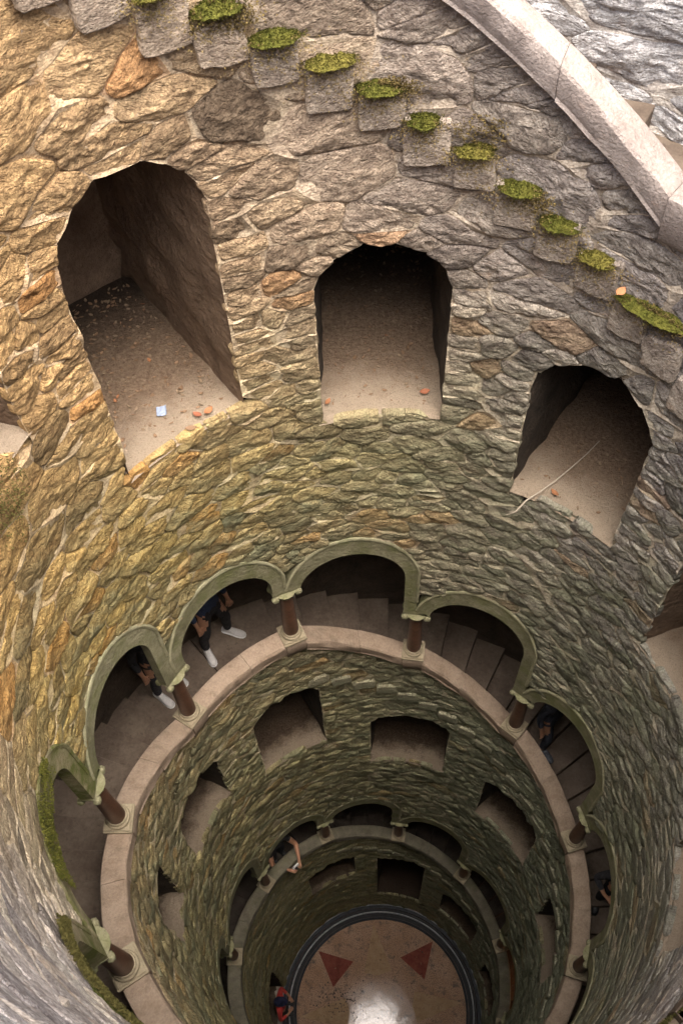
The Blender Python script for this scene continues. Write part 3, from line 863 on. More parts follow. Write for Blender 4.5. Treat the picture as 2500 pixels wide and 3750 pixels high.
# ------------------------------------------------------------------ floor of the well
def floor():
    m = bpy.data.materials.new('wet_terrazzo'); t, b = nodes(m)
    obj = t.nodes.new('ShaderNodeTexCoord').outputs['Object']
    n = nnoise(t, obj, 1.6, 5, .65); f = nnoise(t, obj, 45, 3, .7); st = nnoise(t, obj, 5, 6, .75)
    c = nmix(t, nramp(t, n, [(.35, 0), (.65, 1)]), (.34, .185, .095), (.47, .30, .195))
    c = nmix(t, nramp(t, f, [(.4, .8), (.55, 0)]), c, (.13, .08, .05))
    c = nmix(t, nramp(t, st, [(.52, 0), (.66, .85)]), c, (.06, .05, .04))
    t.links.new(c, b.inputs['Base Color'])
    gr = t.nodes.new('ShaderNodeVectorMath'); gr.operation = 'DISTANCE'; t.links.new(obj, gr.inputs[0]); gr.inputs[1].default_value = (-.1, -.35, 0)
    wet = nramp(t, nmath(t, 'ADD', nmath(t, 'MULTIPLY', gr.outputs['Value'], .55), nmath(t, 'MULTIPLY', nnoise(t, obj, 3.2, 5, .7), .5)), [(.46, .12), (.90, .75)])
    t.links.new(wet, b.inputs['Roughness']); b.inputs['Specular IOR Level'].default_value = .75
    nbump(t, b, nnoise(t, obj, 9, 5, .7), .22, .01)
    def inlay(name, lo, hi):
        mm = mat_simple(name, lo, hi, 5, .75, .004, 30, spec=.25, spots=(.27, .16, .105)); return mm
    def disc(name, r0, r1, z, mat, n=96):
        v = []; ff = []
        for r in ((r0, r1) if r0 > 0 else (r1,)):
            for i in range(n):
                a = 2 * math.pi * i / n; v.append((r * S * math.cos(a), r * S * math.sin(a), z))
        if r0 > 0:
            for i in range(n): ff.append((i, (i + 1) % n, n + (i + 1) % n, n + i))
        else: ff.append(tuple(range(n)))
        return MB().add(v, ff).build(name, mat, None, fix=False)
    fl = disc('floor', 0, 1.9, 0.0, m); fl['kind'] = 'structure'
    red = inlay('red_marble', (.16, .033, .022), (.26, .075, .05)); tan = inlay('tan_marble', (.34, .22, .12), (.44, .31, .19))
    for i in range(8):
        a = math.radians(54 + 45 * i); R1, R0, h = (.80, .50, math.radians(17.5)) if i % 2 == 0 else (.78, .36, math.radians(22))
        q = [(R0 * S * math.cos(a - h), R0 * S * math.sin(a - h), .004), (R1 * S * math.cos(a), R1 * S * math.sin(a), .004), (R0 * S * math.cos(a + h), R0 * S * math.sin(a + h), .004), (.3 * S * math.cos(a), .3 * S * math.sin(a), .004)]
        MB().add(q[:3] if i % 2 == 0 else q, [(0, 1, 2)] if i % 2 == 0 else [(0, 1, 2, 3)]).build('star_point', red if i % 2 == 0 else tan, fl, fix=False)
    # drain ring: dark stone kerbs with a wet channel
    dk = mat_simple('black_wet_stone', (.006, .007, .009), (.02, .022, .027), 12, .65, .01, 40, spec=.5)
    gk = mat_simple('slate_kerb', (.014, .017, .022), (.045, .052, .062), 12, .7, .01, 40, spec=.5)
    lk = mat_simple('pale_lip', (.30, .32, .34), (.62, .64, .66), 14, .35, .004, 40, spec=.5)  # pale grey for the thin lips of the kerbs
    n = 120
    root = empty('drain_ring', (0, 0, 0)); tag(root, 'dark wet circular drain kerb around the well floor', 'kerb')
    def ring(name, prof, mat):
        path = [(lambda r, z, a=2 * math.pi * i / n: (r * S * math.cos(a), r * S * math.sin(a), z)) for i in range(n)]
        return MB().sweep(prof, path, closed=True).build(name, mat, root, auto=30)
    ring('outer_kerb', [(.945, .0), (.945, .07), (.94, .078), (.915, .075), (.912, .0)], gk)
    ring('outer_lip', [(.953, .0), (.952, .082), (.949, .085), (.946, .08), (.9455, .0)], lk)
    ring('channel', [(.91, .0), (.91, .02), (.884, .02), (.884, .0)], dk)
    ring('middle_lip', [(.886, .0), (.885, .06), (.88, .066), (.875, .06), (.874, .0)], lk)
    ring('dark_band', [(.873, .0), (.873, .035), (.836, .03), (.836, .0)], dk)
    ring('inner_kerb', [(.835, .0), (.833, .04), (.828, .044), (.812, .02), (.81, .0)], gk)
floor()

def debris():
    r = np.random.default_rng(91); v = []; f = []
    for _ in range(200):
        x, y = r.normal(-.42, .12), r.normal(.06, .08)
        if r.random() < .25: a, q = r.uniform(0, 6.3), .8 * math.sqrt(r.random()); x, y = q * math.cos(a), q * math.sin(a)
        s_ = r.uniform(.006, .022); o = len(v); c = Vector((x * S, y * S, .003)); rot = r.uniform(0, 6.3)
        for i in range(5):
            t = rot + i * 1.257; rr = s_ * r.uniform(.7, 1.2); v.append(c + Vector((rr * math.cos(t), rr * math.sin(t), 0)))
        v.append(c + Vector((r.normal(0, .002), r.normal(0, .002), s_ * r.uniform(.4, .8))))
        f += [(o + i, o + (i + 1) % 5, o + 5) for i in range(5)]
    o = link('grit', mesh('grit', v, f), mat_simple('dark_grit', (.03, .022, .018), (.13, .10, .08), 20, .6, .002, 40), None, False)
    tag(o, 'dark grit and rotted leaves strewn on the wet floor', 'grit', None, 'stuff')
debris()

# ------------------------------------------------------------------ step ends in the wall, moss
def step_ends(root, ks, ztop, hgt, proud=.019, wd=.199, dress=None):
    """squared ends of the stair treads, built through the thickness of the wall"""
    ms = Masonry(RW, None, None); outs = []; r = np.random.default_rng(77)
    for i, k in enumerate(ks):
        zt = ztop(k) + r.uniform(-.006, .006); w = wd * r.uniform(.94, 1.03); h = hgt * r.uniform(.92, 1.06)
        x0, x1, z0, z1 = k * BW, (k + w) * BW, (zt - h) * S, zt * S
        e = [(x0, z0), ((x0 + x1) / 2, z0 - .006), (x1, z0 + .004), (x1 + .003, (z0 + z1) / 2), (x1, z1), ((x0 + x1) / 2, z1), (x0, z1 - .003), (x0 - .002, (z0 + z1) / 2)]
        poly = np.vstack([np.linspace(e[j], e[(j + 1) % 8], 4, endpoint=False) for j in range(8)])
        c3 = ms.to3d((x0 + x1) / 2, (z0 + z1) / 2 + Z(0), 0); px = 60 if k < 4 else 24
        q, d, f, uv = ms.stone(poly, 900 + i + int(k * 10), px, r, .30)
        edge = d <= -.044
        d = np.where(edge, -.03, d * .32 + proud * S)
        T = wall_tint(k, zt, r); T[:3] = T[:3] * (.4 if dress is None else .45) + np.array((.68, .60, .52) if dress is None else dress) * (.6 if dress is None else .55)
        V = ms.to3d(q[:, 0], q[:, 1] + Z(0), d)
        o = ms.emit('step_end', V, f, uv, np.tile(T, (len(V), 1)), M_STONE, root, c3)
        outs.append((o, k, w, zt))
    return outs
EB = step_ends(rt, [.40, .595] + [.79 + .201 * i for i in range(24)], lambda k: -1.03 - .376 * (k - .79), .118)
EM = step_ends(rm, [12.06 + .205 * i for i in range(22)], lambda k: -4.48 - .42 * (k - 12.06) if k < 15 else -5.715 - .36 * (k - 15), .085, proud=.015, dress=(.62, .60, .46))
EL = step_ends(rl, [23.1 + .205 * i for i in range(16)], lambda k: -8.02 - .38 * (k - 23.1), .08, proud=.015, dress=(.62, .60, .46))
for r_ in (rt, rm, rl): child_fix(r_)

M_OLIVE2 = mat_simple('yellow_moss', (.10, .095, .02), (.23, .20, .05), 18, .95, .01, 120, spec=.1)
M_DRYMOSS = mat_simple('dry_moss', (.13, .095, .035), (.25, .19, .075), 14, .95, .01, 120, spec=.1)
def moss_cushion(K, w, z, label, hgt=.016, thick=.03):
    """cushion of many tiny upright tufts lying on a step end"""
    r = np.random.default_rng(int(K * 1000) % 99991)
    org = P(K + w / 2, RW - .015, z)
    a = ang(K + w / 2); ex = Vector((math.sin(a), -math.cos(a), 0)); ey = Vector((-math.cos(a), -math.sin(a), 0))   # along, towards axis
    L = w * BW; v = []; f = []
    # body
    nx, ny = 22, 8
    for i in range(nx + 1):
        for j in range(ny + 1):
            u = i / nx * 2 - 1; t = j / ny
            env = max(0, 1 - abs(u) ** 2.2) * (.55 + .9 * n1(u * 4 + K * 13, 1.3, 2.2))
            prof = math.sin(math.pi * (.08 + .86 * t))
            h = env * (.35 + .65 * prof) * hgt * S * (.6 + .8 * n1(K * 31 + u * 3, t * 3, 5))
            # t: 0 back against the wall (higher), 1 front, hanging over the edge
            y = -.05 + t * (.045 + thick * S * (.35 + .75 * max(0, 1 - abs(u) ** 2.5) * (.6 + .8 * n1(u * 5 + 3, 2.1, K * 7))))
            zz = h * (1.15 - .9 * t) - (.008 if t > .9 else 0)
            p = org + ex * (u * L * .5 * (1 + .06 * n1(u * 4, t * 4, K + 3))) + ey * y + Vector((0, 0, zz))
            v.append(p)
    for i in range(nx):
        for j in range(ny):
            q = i * (ny + 1) + j; f.append((q, q + 1, q + ny + 2, q + ny + 1))
    body = list(v)
    for _ in range(1500):
        q = body[r.integers(0, nx + 1) * (ny + 1) + r.integers(0, ny + 1)]
        c = Vector(q) + ex * r.normal(0, .016) + ey * r.normal(0, .010)
        l = r.uniform(.006, .014); d = (Vector((0, 0, 1)) * r.uniform(.4, 1) + ey * r.uniform(0, 1) + ex * r.normal(0, .45)).normalized()
        s = ex * r.uniform(.0025, .005) + ey * r.normal(0, .003)
        o = len(v); v += [c - s, c + s, c + d * l]; f.append((o, o + 1, o + 2))
    nb = len(f)
    for _ in range(700):                       # thin brown moss creeping over the face of the block and along its joint
        u = r.normal(0, .42); dwn = abs(r.normal(0, .05)); c = org + ex * (u * L) + ey * r.uniform(.0, .05) + Vector((0, 0, .015 - dwn * 1.6))
        l = r.uniform(.006, .013); d = (ey * r.uniform(.3, 1) + Vector((0, 0, r.uniform(-.8, .6))) + ex * r.normal(0, .5)).normalized(); s = ex * .004 + Vector((0, 0, r.normal(0, .003)))
        o = len(v); v += [c - s, c + s, c + d * l]; f.append((o, o + 1, o + 2))
    me = mesh('moss_cushion', [Vector(q) - org for q in v], f)
    me.materials.append(M_MOSS if r.random() < .7 else M_OLIVE2); me.materials.append(M_DRYMOSS)
    me.polygons.foreach_set('material_index', [0] * nb + [1] * (len(f) - nb))
    o = link('moss_cushion', me); o.location = org
    tag(o, label, 'moss', 'moss cushions on the step ends')
    return o
ORD = ['first', 'second', 'third', 'fourth', 'fifth', 'sixth', 'seventh', 'eighth', 'ninth', 'tenth', 'eleventh', 'twelfth']
j = 0
for (o, k, w_, z_) in EB:
    if k < .75 or k > 2.95: continue
    u0 = {0: .1, 4: .0, 5: 0}.get(j, .05); ww = w_ * (1.0 if j != 10 else 1.9)
    moss_cushion(k + w_ * .04, ww * (.62, .9, .98, 1.0, .9, .66, .86, .98, .9, .8, 1.0, .9)[j % 12], z_ - .004, '%s green moss cushion from the upper left along the descending step ends' % ORD[j])
    j += 1

# ------------------------------------------------------------------ things lying in the niches
def flat_mat(name, col, rough=.8):
    m = bpy.data.materials.new(name); t, b = nodes(m)
    obj = t.nodes.new('ShaderNodeTexCoord').outputs['Object']
    c = nmix(t, nnoise(t, obj, 60, 3), tuple(x * .65 for x in col), tuple(min(1, x * 1.25) for x in col))
    t.links.new(c, b.inputs['Base Color']); b.inputs['Roughness'].default_value = rough; return m
M_LEAF = flat_mat('dry_leaf', (.20, .12, .065)); M_LEAF2 = flat_mat('orange_leaf', (.30, .13, .055)); M_LEAF3 = flat_mat('pale_leaf', (.22, .155, .095))
M_TWIG = flat_mat('grey_twig', (.42, .36, .28)); M_PAPER = flat_mat('blue_grey_wrapper', (.27, .32, .42), .5)
def leaf_shape(L, W, curl, r):
    v = []; f = []; n = 6
    for i in range(n + 1):
        u = i / n; w_ = W * math.sin(math.pi * min(1, .06 + .94 * u)) ** .8; zc_ = curl * (u - .5) ** 2 * 4 * L * .25
        for sgn in (-1, 0, 1):
            v.append(Vector(((u - .5) * L, sgn * w_ * .5, zc_ + abs(sgn) * curl * W * .5)))
    for i in range(n):
        for j_ in range(2): q = i * 3 + j_; f.append((q, q + 1, q + 4, q + 3))
    return v, f
def sill_z(nc, r): return nc[3] + .05 * (r - RW)
def litter(nc, count, label):
    r = np.random.default_rng(int(nc[0] * 100) + 500); v = []; f = []; mi = []
    for _ in range(count):
        rr = RW + .03 + (nc[5] - .06) * r.random() ** .8; k = nc[0] + nc[1] * .92 * r.uniform(-1, 1) * RW / rr
        L = r.uniform(.014, .045); lv, lf = leaf_shape(L, L * r.uniform(.35, .6), r.uniform(-.3, .8), r)
        q = Matrix.Translation(P(k, rr, sill_z(nc, rr) + .004)) @ Matrix.Rotation(r.uniform(0, 6.3), 4, 'Z') @ Matrix.Rotation(r.normal(0, .25), 4, 'X')
        o = len(v); v += [q @ x for x in lv]; f += [tuple(i + o for i in t) for t in lf]; mi += [0 if r.random() < .62 else 2 if r.random() < .97 else 1] * len(lf)
    me = mesh('leaf_litter', v, f)
    for m in (M_LEAF, M_LEAF2, M_LEAF3): me.materials.append(m)
    me.polygons.foreach_set('material_index', mi)
    o = link('leaf_litter', me); tag(o, label, 'leaf litter', None, 'stuff')
litter(NICHES_UP[1], 420, 'dry brown leaf litter on the sill of the tall left niche')
litter(NICHES_UP[2], 240, 'dry brown leaf litter on the sill of the middle niche')
litter(NICHES_UP[3], 120, 'sparse leaf litter on the sill of the right niche')
def leaf_thing(k, rr, z, rot, L, label, mat=M_LEAF2, W=.5):
    v, f = leaf_shape(L, L * W, .35, None); o = link('fallen_leaf', mesh('fallen_leaf', v, f), mat)
    o.location = P(k, rr, z); o.rotation_euler = (.15, .1, rot); tag(o, label, 'leaf', 'fallen leaves'); return o
nL, nM, nR = NICHES_UP[1], NICHES_UP[2], NICHES_UP[3]
leaf_thing(2.765, .992, sill_z(nR, .99) + .012, 2.2, .085, 'orange brown leaf lying against the twig in the right niche')
leaf_thing(.76, .985, sill_z(nL, .98) + .01, 1.0, .08, 'orange leaf nearest the right jamb at the front of the tall niche', W=.6)
leaf_thing(.70, .99, sill_z(nL, .99) + .01, 2.7, .075, 'red brown leaf in the middle of the front edge of the tall niche', flat_mat('red_leaf', (.26, .09, .045)), W=.6)
leaf_thing(.63, .962, sill_z(nL, .96) + .008, .3, .08, 'small dark leaf on the pale front edge of the tall niche', M_LEAF)
leaf_thing(1.945, 1.03, sill_z(nM, 1.03) + .01, .4, .08, 'red brown leaf at the right side of the middle niche', flat_mat('rust_leaf', (.32, .12, .06)), W=.6)
leaf_thing(1.42, 1.01, sill_z(nM, 1.0) + .01, 1.2, .07, 'small orange leaf at the left side of the middle niche')
leaf_thing(2.835, RW - .03, -1.765, .9, .085, 'orange leaf lying on a moss cushion at far right', flat_mat('bright_leaf', (.45, .20, .09)), W=.6)
def twig():
    pts = [(2.60, .90, -.045), (2.64, .93, .0), (2.69, .975, .012), (2.735, 1.03, .02), (2.77, 1.10, .02), (2.80, 1.18, .018), (2.815, 1.25, .014)]
    mb = MB(); path = []
    P3 = [P(k, r, sill_z(nR, max(r, RW)) + dz) for k, r, dz in pts]
    for i, p in enumerate(P3):
        t = (P3[min(i + 1, len(P3) - 1)] - P3[max(i - 1, 0)]).normalized(); a = t.cross(Vector((0, 0, 1))).normalized(); b = t.cross(a)
        rad = .0075 - .0006 * i
        path.append(lambda x, y, p=p, a=a, b=b, rad=rad: p + a * x * rad + b * y * rad)
    c6 = [(math.cos(t), math.sin(t)) for t in np.linspace(0, 2 * math.pi, 6, endpoint=False)]
    mb.sweep(c6, path); o = mb.build('twig', M_TWIG)
    for k_, (di, dj) in enumerate(((-.05, .03), (-.01, .06), (-.07, -.01))):
        q = P3[0]; e = q + Vector((di, dj * .5, -.03 - .01 * k_))
        a = Vector((0, 0, 1)); b = (e - q).cross(a).normalized()
        path = [lambda x, y, p=p, b=b, rad=rad: p + b * x * rad + Vector((0, 0, 1)) * y * rad for p, rad in ((q, .004), (e, .0015))]
        m2 = MB(); m2.sweep(c6, path).build('twiglet', M_TWIG, o)
    tag(o, 'thin grey forked twig lying across the sill of the right niche', 'twig')
twig()
def wrapper():
    v = []; f = []; n = 6
    for i in range(n + 1):
        for j_ in range(n + 1):
            v.append(((i / n - .5) * .07, (j_ / n - .5) * .08, .012 * n1(i * .9, j_ * .9, 3) + (.008 if i in (0, n) else 0)))
    for i in range(n):
        for j_ in range(n): q = i * (n + 1) + j_; f.append((q, q + n + 1, q + n + 2, q + 1))
    o = link('wrapper', mesh('wrapper', v, f), M_PAPER, None, False); o.location = P(.571, 1.063, sill_z(nL, 1.06) + .008); o.rotation_euler = (.05, -.08, .25)
    tag(o, 'crumpled blue grey square wrapper on the sill of the tall niche', 'litter')
wrapper()

# moss and dry moss on the masonry
def moss_patch(label, fn, nu, nv, tufts, mat, seed, thick=.02):
    """fn(u,v) -> (point on the wall, outward normal, cover 0..1)"""
    r = np.random.default_rng(seed); v = []; f = []
    for _ in range(tufts):
        u, w_ = r.random(), r.random(); p, n, cov = fn(u, w_)
        if r.random() > cov: continue
        p = p + n * r.uniform(0, thick) * cov
        for _k in range(2):
            d = (n * r.uniform(.4, 1) + Vector((r.normal(0, .5), r.normal(0, .5), r.uniform(-.2, .9)))).normalized()
            s_ = d.cross(Vector((r.normal(), r.normal(), r.normal()))).normalized() * r.uniform(.004, .008); l = r.uniform(.006, .014)
            o = len(v); v += [p - s_, p + s_, p + d * l]; f.append((o, o + 1, o + 2))
    o = link('moss_patch', mesh('moss_patch', v, f), mat); tag(o, label, 'moss', 'moss patches on the walls'); return o
M_OLIVE = mat_simple('olive_moss', (.075, .07, .022), (.17, .15, .05), 14, .95, .01, 120, spec=.1)
def nrm(K): a = ang(K); return Vector((-math.cos(a), -math.sin(a), 0))
def ledge(u, w_):
    K = -2.05 - 2.6 * u; b = math.floor(K); z = arch_out(b, K - b - .5)
    x = (w_ - .55) * .13; cov = max(0, 1 - abs(x / .07) ** 2) * (.4 + .9 * n1(K * 5, x * 30, 2))
    return P(K, RW - .010, z + x), nrm(K), min(1, cov * 1.3)
moss_patch('long olive moss band along the arch tops at lower left', ledge, 0, 0, 16000, M_OLIVE, 5)
def patch(kc, zc_, kw, zw, fall=0.0):
    def fn(u, w_):
        a, b = u * 2 - 1, w_ * 2 - 1; K = kc + a * kw; z = zc_ + b * zw
        cov = max(0, 1 - (a * a + b * b)) * (1.6 * n1(K * 7, z * 14, kc) - .25)
        return P(K, RW - .018, z), nrm(K), min(1, max(0, cov * 1.8))
    return fn
moss_patch('green moss patch below the niche at the left edge', patch(-.47, -1.90, .16, .17), 0, 0, 1500, M_OLIVE, 6, .003)
def crown(u, w_):
    K = -1.8 + .6 * u; b = math.floor(K); zo = arch_out(b, K - b - .5)
    z = zo - .16 + .2 * w_; cov = (.25 + 1.1 * n1(K * 8, z * 16, 9)) * (1 if z > zo - .11 else .3)
    return P(K, RW - .012, z), nrm(K), min(1, max(0, cov - .62) * 2)
moss_patch('dark green moss over the leftmost upper arch', crown, 0, 0, 5000, M_MOSS, 7)
def corner_moss(u, w_):
    K = -5.35 + .75 * u; x = (w_ - .4) * .10; cov = max(0, 1 - abs(x / .055) ** 2) * (.3 + 1.0 * n1(K * 8, x * 30, 4))
    return P(K, RW - .022, zrail(K) - .01 + x), nrm(K), min(1, cov)
moss_patch('olive moss streak on the coping at the bottom right corner', corner_moss, 0, 0, 4000, M_OLIVE, 8, .01)
for i, (kc, z_, kw, zw) in enumerate(((1.12, -1.12, .16, .05), (1.75, -1.33, .12, .03), (2.12, -1.43, .14, .05), (2.33, -1.60, .14, .05), (3.0, -1.80, .2, .04))):
    moss_patch('%s patch of brown dry moss between the step ends from the left' % ORD[i], patch(kc, z_, kw, zw), 0, 0, 1800, M_DRYMOSS, 20 + i, .012)

# ------------------------------------------------------------------ people
def cloth(name, col, rough=.85):
    m = flat_mat(name, col, rough); t = m.node_tree; b = [n for n in t.nodes if n.type == 'BSDF_PRINCIPLED'][0]
    obj = t.nodes.new('ShaderNodeTexCoord').outputs['Object']
    nbump(t, b, nnoise(t, nmap(t, obj, (1, 1, .45)), 16, 3), 1.0, .05); return m
M_SKIN = flat_mat('skin', (.48, .25, .15), .5); M_HAIR = flat_mat('dark_hair', (.03, .02, .015), .6)  # skin toned orange: warm light on bare arms put into the colour
M_WHITE = flat_mat('white_canvas', (.58, .56, .54)); M_SOLE = flat_mat('rubber_sole', (.85, .84, .80)); M_BLACK = flat_mat('black_leather', (.02, .02, .022), .5)
def limb_arm(side, pose):
    x = .185 * side
    if pose == 'hang': return [(x, 0, 1.42), (x * 1.25, -.02, 1.14), (x * 1.28, .06, .90), (x * 1.27, .09, .82)]
    if pose == 'hold': return [(x, 0, 1.42), (x * 1.2, .10, 1.16), (x * .55, .33, 1.22), (x * .38, .39, 1.26)]
    if pose == 'lean': return [(x, .06, 1.40), (x * 1.45, .28, 1.16), (x * .7, .52, 1.19), (x * .45, .58, 1.21)]
    if pose == 'hip': return [(x, 0, 1.42), (x * 1.75, .0, 1.16), (x * 1.05, .16, 1.02), (x * .7, .2, 1.0)]
def person(label, loc, heading, shirt, trousers, shoes, arms=('hang', 'hang'), feet=None, sleeve='short', lean=0.0, hair=M_HAIR, height=1.72, hat=None):
    """feet: list of two (x, y, turn) in local metres; x right, y forward"""
    sc = height / 1.72
    feet = feet or [(-.10, 0, .15), (.10, .02, -.15)]
    V = []; R = []; E = []; T = []
    def add(p, r, t, par=None):
        V.append(Vector(p)); R.append(r); T.append(t)
        if par is not None: E.append((par, len(V) - 1))
        return len(V) - 1
    def ln(p): return (p[0], p[1] + lean * max(0, p[2] - .95) * .9, p[2] - abs(lean) * max(0, p[2] - .95) * .25)
    cx = (feet[0][0] + feet[1][0]) / 2; cy = (feet[0][1] + feet[1][1]) / 2
    off = lambda p: (p[0] + cx, p[1] + cy, p[2])
    pel = add(off((0, 0, .96)), (.155, .115), 'tr'); sp = add(off(ln((0, 0, 1.13))), (.135, .10), 'sh', pel); ch = add(off(ln((0, 0, 1.32))), (.16, .115), 'sh', sp)
    nb = add(off(ln((0, -.005, 1.45))), (.085, .07), 'sh', ch); nk = add(off(ln((0, .005, 1.51))), (.055, .055), 'sk', nb)
    jaw = add(off(ln((0, .035, 1.57))), (.062, .075), 'sk', nk); hd = add(off(ln((0, .02, 1.645))), (.078, .095), 'sk', jaw); tp = add(off(ln((0, .005, 1.70))), (.06, .075), 'hr', hd)
    add(off(ln((0, .118, 1.60))), (.014, .016), 'sk', hd)
    for sgn in (-1, 1): add(off(ln((sgn * .085, .01, 1.615))), (.014, .02), 'sk', hd)
    hands = []
    for i, sgn in enumerate((-1, 1)):
        fx, fy, ft = feet[i]
        hp = add(off((sgn * .09, 0, .88)), (.092, .095), 'tr', pel)
        kn = add((fx * .8 + (cx + sgn * .09) * .2, fy * .75 + cy * .25 + .045, .50), (.062, .066), 'tr', hp)
        cf = add((fx, fy + .0, .33), (.056, .062), 'tr', kn); an = add((fx, fy - .005, .10), (.048, .05), 'tr', cf)
        A = [off(ln(p)) for p in limb_arm(sgn, arms[i])]
        s0 = add(A[0], (.065, .068), 'sh', ch); el = add(A[1], (.045, .047), 'sh' if sleeve == 'long' else 'sk', s0)
        md = Vector(A[1]).lerp(Vector(A[2]), .45); fo = add(md, (.040, .042), 'sh' if sleeve == 'long' else 'sk', el)
        wr = add(A[2], (.028, .024), 'sk', fo); pm = add(A[3], (.036, .020), 'sk', wr); hands.append(Vector(A[3]))
        d = (Vector(A[3]) - Vector(A[2])).normalized(); lat = d.cross(Vector((0, 0, 1))); lat = lat.normalized() if lat.length > .1 else Vector((0, 1, 0)); cur = d.cross(lat).normalized() * (-1 if arms[i] != 'hang' else 1)
        for q, (o_, L) in enumerate(((-.03, .066), (-.01, .075), (.01, .072), (.03, .056))):
            b0 = Vector(A[3]) + lat * o_ + d * .035; f1 = add(b0, (.0095, .0095), 'sk', pm)
            f2 = add(b0 + d * L * .5 + cur * .006, (.0088, .0088), 'sk', f1); add(b0 + d * L * .85 + cur * .028, (.0075, .0075), 'sk', f2)
        t1 = add(Vector(A[3]) - lat * .04 * sgn - d * .01, (.011, .011), 'sk', pm); add(Vector(A[3]) - lat * .058 * sgn + d * .035, (.009, .009), 'sk', t1)
    me = bpy.data.meshes.new('person'); me.from_pydata([v * sc for v in V], E, []); me.update()
    o = bpy.data.objects.new('person', me); COL.objects.link(o)
    md = o.modifiers.new('skin', 'SKIN'); md.use_smooth_shade = True
    for sv, r in zip(me.skin_vertices[0].data, R): sv.radius = (r[0] * sc, r[1] * sc)
    me.skin_vertices[0].data[0].use_root = True
    sb = o.modifiers.new('sub', 'SUBSURF'); sb.levels = 2; sb.render_levels = 2
    dg = bpy.context.evaluated_depsgraph_get(); dg.update()
    nm = bpy.data.meshes.new_from_object(o.evaluated_get(dg)); o.modifiers.clear(); o.data = nm
    nm.materials.clear()
    for m in (M_SKIN, shirt, trousers, hair): nm.materials.append(m)
    Vn = np.array([v * sc for v in V]); mid = np.array([(Vn[a] + Vn[b]) / 2 for a, b in E]); tt = [T[b] for a, b in E]
    ctr = np.array([p.center for p in nm.polygons]); key = {'sk': 0, 'sh': 1, 'tr': 2, 'hr': 3}
    EA = np.array(E); pa = Vn[EA[:, 0]]; ab = Vn[EA[:, 1]] - pa; l2 = np.maximum((ab * ab).sum(1), 1e-9)
    uu = ((ctr[:, None] - pa[None]) * ab[None]).sum(2) / l2; uc = np.clip(uu, 0, 1)
    e_ = ((ctr[:, None] - pa[None] - uc[..., None] * ab[None]) ** 2).sum(2).argmin(1)
    idx = [key[T[E[e][1]] if uu[i, e] > .35 else T[E[e][0]]] for i, e in enumerate(e_)]
    nm.polygons.foreach_set('material_index', idx); nm.polygons.foreach_set('use_smooth', np.ones(len(nm.polygons), bool))
    o.location = loc; o.rotation_euler = (0, 0, heading); tag(o, label, 'person', 'visitors in the well')
    # hair cap
    hb = MB(); hc = Vector(off(ln((0, .0, 1.665)))) * sc
    if hat is None:
        v = []; f = []; nu, nv = 18, 9
        for j_ in range(nv + 1):
            for i in range(nu):
                th = 2 * math.pi * i / nu; ph = (math.pi * .60) * j_ / nv; back = 1 + .15 * max(0, -math.sin(th))
                rad = .098 * (1 + .05 * math.sin(9 * th + 3 * ph)); zz = math.cos(ph) * .088
                front = -math.sin(th) < -.25
                zz = max(zz, .025) if front else zz
                v.append(hc + Vector((math.cos(th) * math.sin(ph) * rad * .92, math.sin(th) * math.sin(ph) * rad * 1.06 * back, zz)) * sc)
        for j_ in range(nv):
            for i in range(nu): f.append((j_ * nu + i, j_ * nu + (i + 1) % nu, (j_ + 1) * nu + (i + 1) % nu, (j_ + 1) * nu + i))
        hb.add(v, f).build('hair', hair, o, fix=False)
    else:
        pr = [(0, .10), (.05, .095), (.09, .06), (.103, .02), (.105, .0), (.108, -.005)]
        hb.lathe([(r * sc, z * sc) for r, z in pr], 20, lambda x, y, z: (hc.x + x, hc.y + y * 1.1, hc.z + z + .01), cap=False)
        bv = []; 
        for i in range(9):
            th = math.pi * (.12 + .76 * i / 8); bv += [(hc.x + math.cos(th) * .104, hc.y + math.sin(th) * .112, hc.z + .008), (hc.x + math.cos(th) * .11, hc.y + math.sin(th) * .19, hc.z - .006)]
        hb.add(bv, [(2 * i, 2 * i + 1, 2 * i + 3, 2 * i + 2) for i in range(8)]).build('cap', hat, o, fix=False)
    # eyes and mouth
    for sgn in (-1, 1):
        e = Vector(off(ln((sgn * .032, .098, 1.628)))) * sc
        MB().lathe([(0, -.008), (.008, -.004), (.010, 0), (.008, .004), (0, .008)], 8, lambda x, y, z, e=e: (e.x + x, e.y + z * .6, e.z + y), cap=False).build('eye', M_BLACK, o)
    e = Vector(off(ln((0, .105, 1.567)))) * sc
    MB().box(lambda x, y, z: (e.x + x, e.y + y, e.z + z), (-.022, -.006, -.004), (.022, .003, .004)).build('mouth', flat_mat('lips', (.38, .15, .12)), o, bevel=.002)
    for i in (0, 1):
        fx, fy, ft = feet[i]
        sec = [(-.085, .030, .052, .05), (-.06, .038, .075, .072), (-.01, .038, .082, .085), (.05, .040, .06, .072), (.10, .046, .042, .052), (.15, .046, .034, .042), (.19, .036, .026, .034), (.207, .014, .016, .022)]
        u = MB(); path = []
        c10 = [(math.cos(t), math.sin(t)) for t in np.linspace(0, 2 * math.pi, 12, endpoint=False)]
        rot = Matrix.Rotation(ft, 3, 'Z')
        for (y, hw_, zc2, zh) in sec:
            path.append(lambda a, b, y=y, hw_=hw_, zh=zh: Vector((fx, fy, 0)) * sc + rot @ (Vector((a * hw_, y, max(.022, .022 + (zh) * (b * .5 + .5)))) * sc))
        sh_ = u.sweep(c10, path).build('shoe', shoes, o, auto=60)
        so_ = MB(); path = []
        for (y, hw_, zc2, zh) in sec:
            path.append(lambda a, b, y=y, hw_=hw_: Vector((fx, fy, 0)) * sc + rot @ (Vector((a * (hw_ + .004), y * 1.02, .001 + (b + 1) * .012)) * sc))
